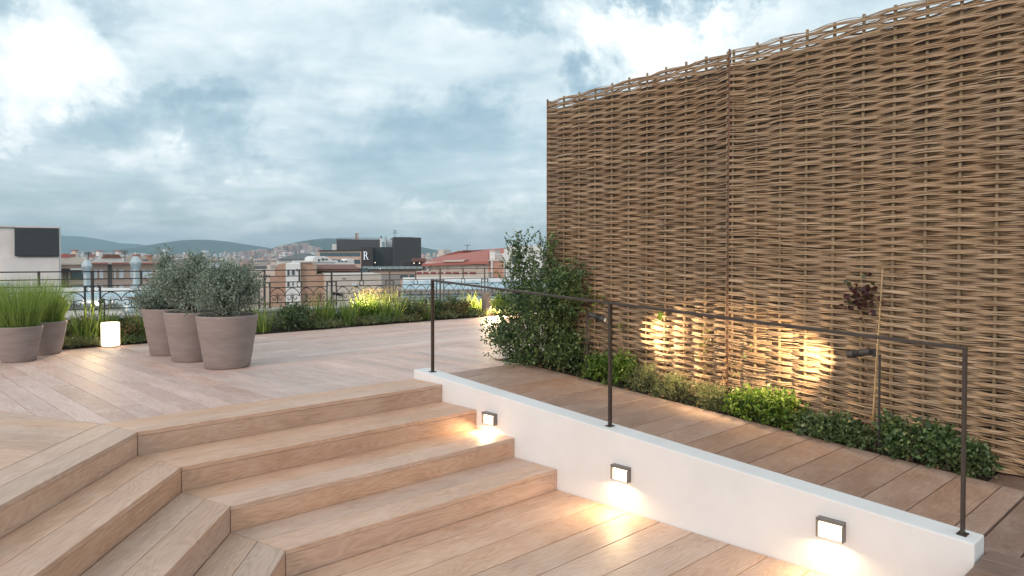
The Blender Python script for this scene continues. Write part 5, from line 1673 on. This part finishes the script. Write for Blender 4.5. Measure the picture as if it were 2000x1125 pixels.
for i, (u_, v_, w_, Y_) in enumerate(towers):
    F = Front('far_tower', u_ - w_ / 2, Y_, u_ + w_ / 2, Y_, 'distant pink apartment tower on the hillside, ' + names_[i] + ' of the group' + (' from the left' if 0 < i < 15 else ''), 'tower', 'far towers on the hillside')
    wv = F.block(u_ - w_ / 2, v_, u_ + w_ / 2, 530, tm[i % 3], th=20, bot=GROUND)
    n = max(2, int(w_ / 3))
    for k in range(n):
        uu = u_ - w_ / 2 + w_ * (k + 0.5) / n
        F.block(uu - 0.45, v_ + 1.6, uu + 0.45, 506, CM['grey'], 'window_strip', d=-0.5, th=0.45)
g = np.random.default_rng(41)
mb_w, mb_c, mb_p = MB(), MB(), MB()
def far_box(u_, v_, w_, Y_, mb):
    q0, q1 = at(u_ - w_ / 2, v_, Y_), at(u_ + w_ / 2, v_, Y_)
    mb.prism([(q0.x, Y_, GROUND), (q1.x, Y_, GROUND), (q1.x, Y_, q0.z), (q0.x, Y_, q0.z)], (0, 14, 0))
for i in range(900):
    u_ = g.uniform(116, 1080)
    t = g.random()
    Y_ = 300 + 1500 * t
    vh = 496 + 15 * (1 - t) + g.normal() * 3.2
    if 470 < u_ < 660: vh -= 7 * t * math.exp(-((u_ - 575) / 60) ** 2) * 1.6
    if 820 < u_ < 900: vh -= 2
    far_box(u_, max(vh, 488), g.uniform(3, 9) * (0.5 + 0.7 * (1 - t)), Y_, (mb_w, mb_c, mb_p)[int(g.integers(0, 3))])
fw = mb_w.build('distant_town', far_wall('far_white', (0.78, 0.76, 0.74))); tag(fw, 'pale mass of the far town below the hills', 'town', kind='stuff')
fc = mb_c.build('distant_town', tm[2]); tag(fc, 'tan mass of the far town below the hills', 'town', kind='stuff')
fp = mb_p.build('distant_town', tm[0]); tag(fp, 'pink mass of the far town below the hills', 'town', kind='stuff')
for (u_, v_, w_, Y_, lab) in ((321, 487.3, 8, 2400, 'small white villa on the dark hill at the left'), (398, 489.5, 9, 2300, 'pale villa with lights on the middle hill'), (452, 505, 16, 700, 'cream block behind the silver bushes'), (346, 506, 8, 600, 'small cream tower behind the silver bushes')):
    F = Front('villa', u_ - w_ / 2, Y_, u_ + w_ / 2, Y_, lab)
    F.block(u_ - w_ / 2, v_, u_ + w_ / 2, v_ + 5 if Y_ > 1000 else 540, CM['white'], th=20, bot=None if Y_ > 1000 else GROUND)
    F.block(u_ - w_ / 2 - 0.5, v_ - 0.8, u_ + w_ / 2 + 0.5, v_, CM['cream'], 'roof', d=-0.5, th=21)

# hills
def hillmat(nm, col):
    m, t, b = new_mat(nm)
    tc = N(t, 'ShaderNodeTexCoord')
    n1 = noise(t, tc.outputs['Object'], 0.012, 8, 0.7); n2 = noise(t, tc.outputs['Object'], 0.003, 4, 0.6)
    f = math_node(t, 'ADD', math_node(t, 'MULTIPLY', n1, 0.7), math_node(t, 'MULTIPLY', n2, 0.3))
    L(t, ramp_node(t, f, [(0.35, tuple(c * 0.6 for c in col)), (0.6, tuple(c * 1.2 for c in col)), (0.72, (0.20, 0.17, 0.12))]), b.inputs['Base Color'])
    b.inputs['Roughness'].default_value = 1.0; b.inputs['Specular IOR Level'].default_value = 0.1
    return m
hm = hillmat('wooded_hill', (0.045, 0.070, 0.035))
def hill(prof, Y_, depth, lab, seed):
    g = np.random.default_rng(seed)
    us = np.linspace(prof[0][0], prof[-1][0], 160)
    vs = np.interp(us, [p[0] for p in prof], [p[1] for p in prof])
    ker = np.ones(5) / 5
    vs = np.convolve(np.pad(vs, 2, 'edge'), ker, 'valid')
    rows = 18
    V = []
    for j in range(rows):
        s = -1 + 2 * j / (rows - 1)
        for i, u_ in enumerate(us):
            q = at(u_, vs[i], Y_)
            zt = q.z + g.normal() * (q.z - GROUND) * 0.012
            k = max(0.0, math.cos(s * math.pi / 2)) ** 0.9
            ridge = 1 + 0.10 * math.sin(u_ * 0.23 + s * 3) * (1 - k)
            V.append((q.x + s * depth * 0.15, Y_ + s * depth * ridge, GROUND - 2 + (zt - GROUND + 2) * k))
    n = len(us)
    F_ = [(j * n + i, j * n + i + 1, (j + 1) * n + i + 1, (j + 1) * n + i) for j in range(rows - 1) for i in range(n - 1)]
    o = np_obj('hill', V, F_, hm, smooth=True)
    tag(o, kind='structure')
hill([(-300, 470), (0, 463), (100, 460.5), (135, 460), (165, 465.5), (195, 474.5), (215, 477), (230, 474.6), (240, 475), (255, 478), (268, 480), (290, 478), (305, 479.5), (330, 486), (380, 492), (460, 497), (520, 500)], 5600, 900, 'hill', 1)
hill([(90, 499), (180, 494), (235, 491), (268, 487.5), (300, 485), (322, 482), (340, 481), (354, 480.2), (374, 472), (388, 468.4), (398, 468.2), (412, 469), (440, 473.5), (472, 478.5), (497, 486), (530, 494), (560, 499)], 4300, 800, 'hill', 2)
hill([(500, 500), (545, 494), (580, 486), (600, 478), (622, 467.5), (636, 465.2), (660, 465), (700, 468), (760, 474), (800, 479), (822, 484), (840, 488.5), (870, 493), (920, 496), (1000, 498), (1200, 497), (1500, 494), (2400, 490)], 3600, 700, 'hill', 3)

# ---- evening haze over the whole scene
hz = MB()
hz.box((0, 3650, 90), (7100, 0, 0), (0, 4060, 0), (0, 0, 113.5))
hm_ = bpy.data.materials.new('haze_air'); hm_.use_nodes = True
ht = hm_.node_tree; ht.nodes.clear()
pv = N(ht, 'ShaderNodeVolumePrincipled')
pv.inputs['Color'].default_value = (0.60, 0.84, 1.0, 1)
pv.inputs['Density'].default_value = 0.00019
pv.inputs['Anisotropy'].default_value = 0.0
ho = N(ht, 'ShaderNodeOutputMaterial'); L(ht, pv.outputs[0], ho.inputs['Volume'])
tag(hz.build('haze', hm_), 'thin blue evening haze', 'haze', kind='stuff')
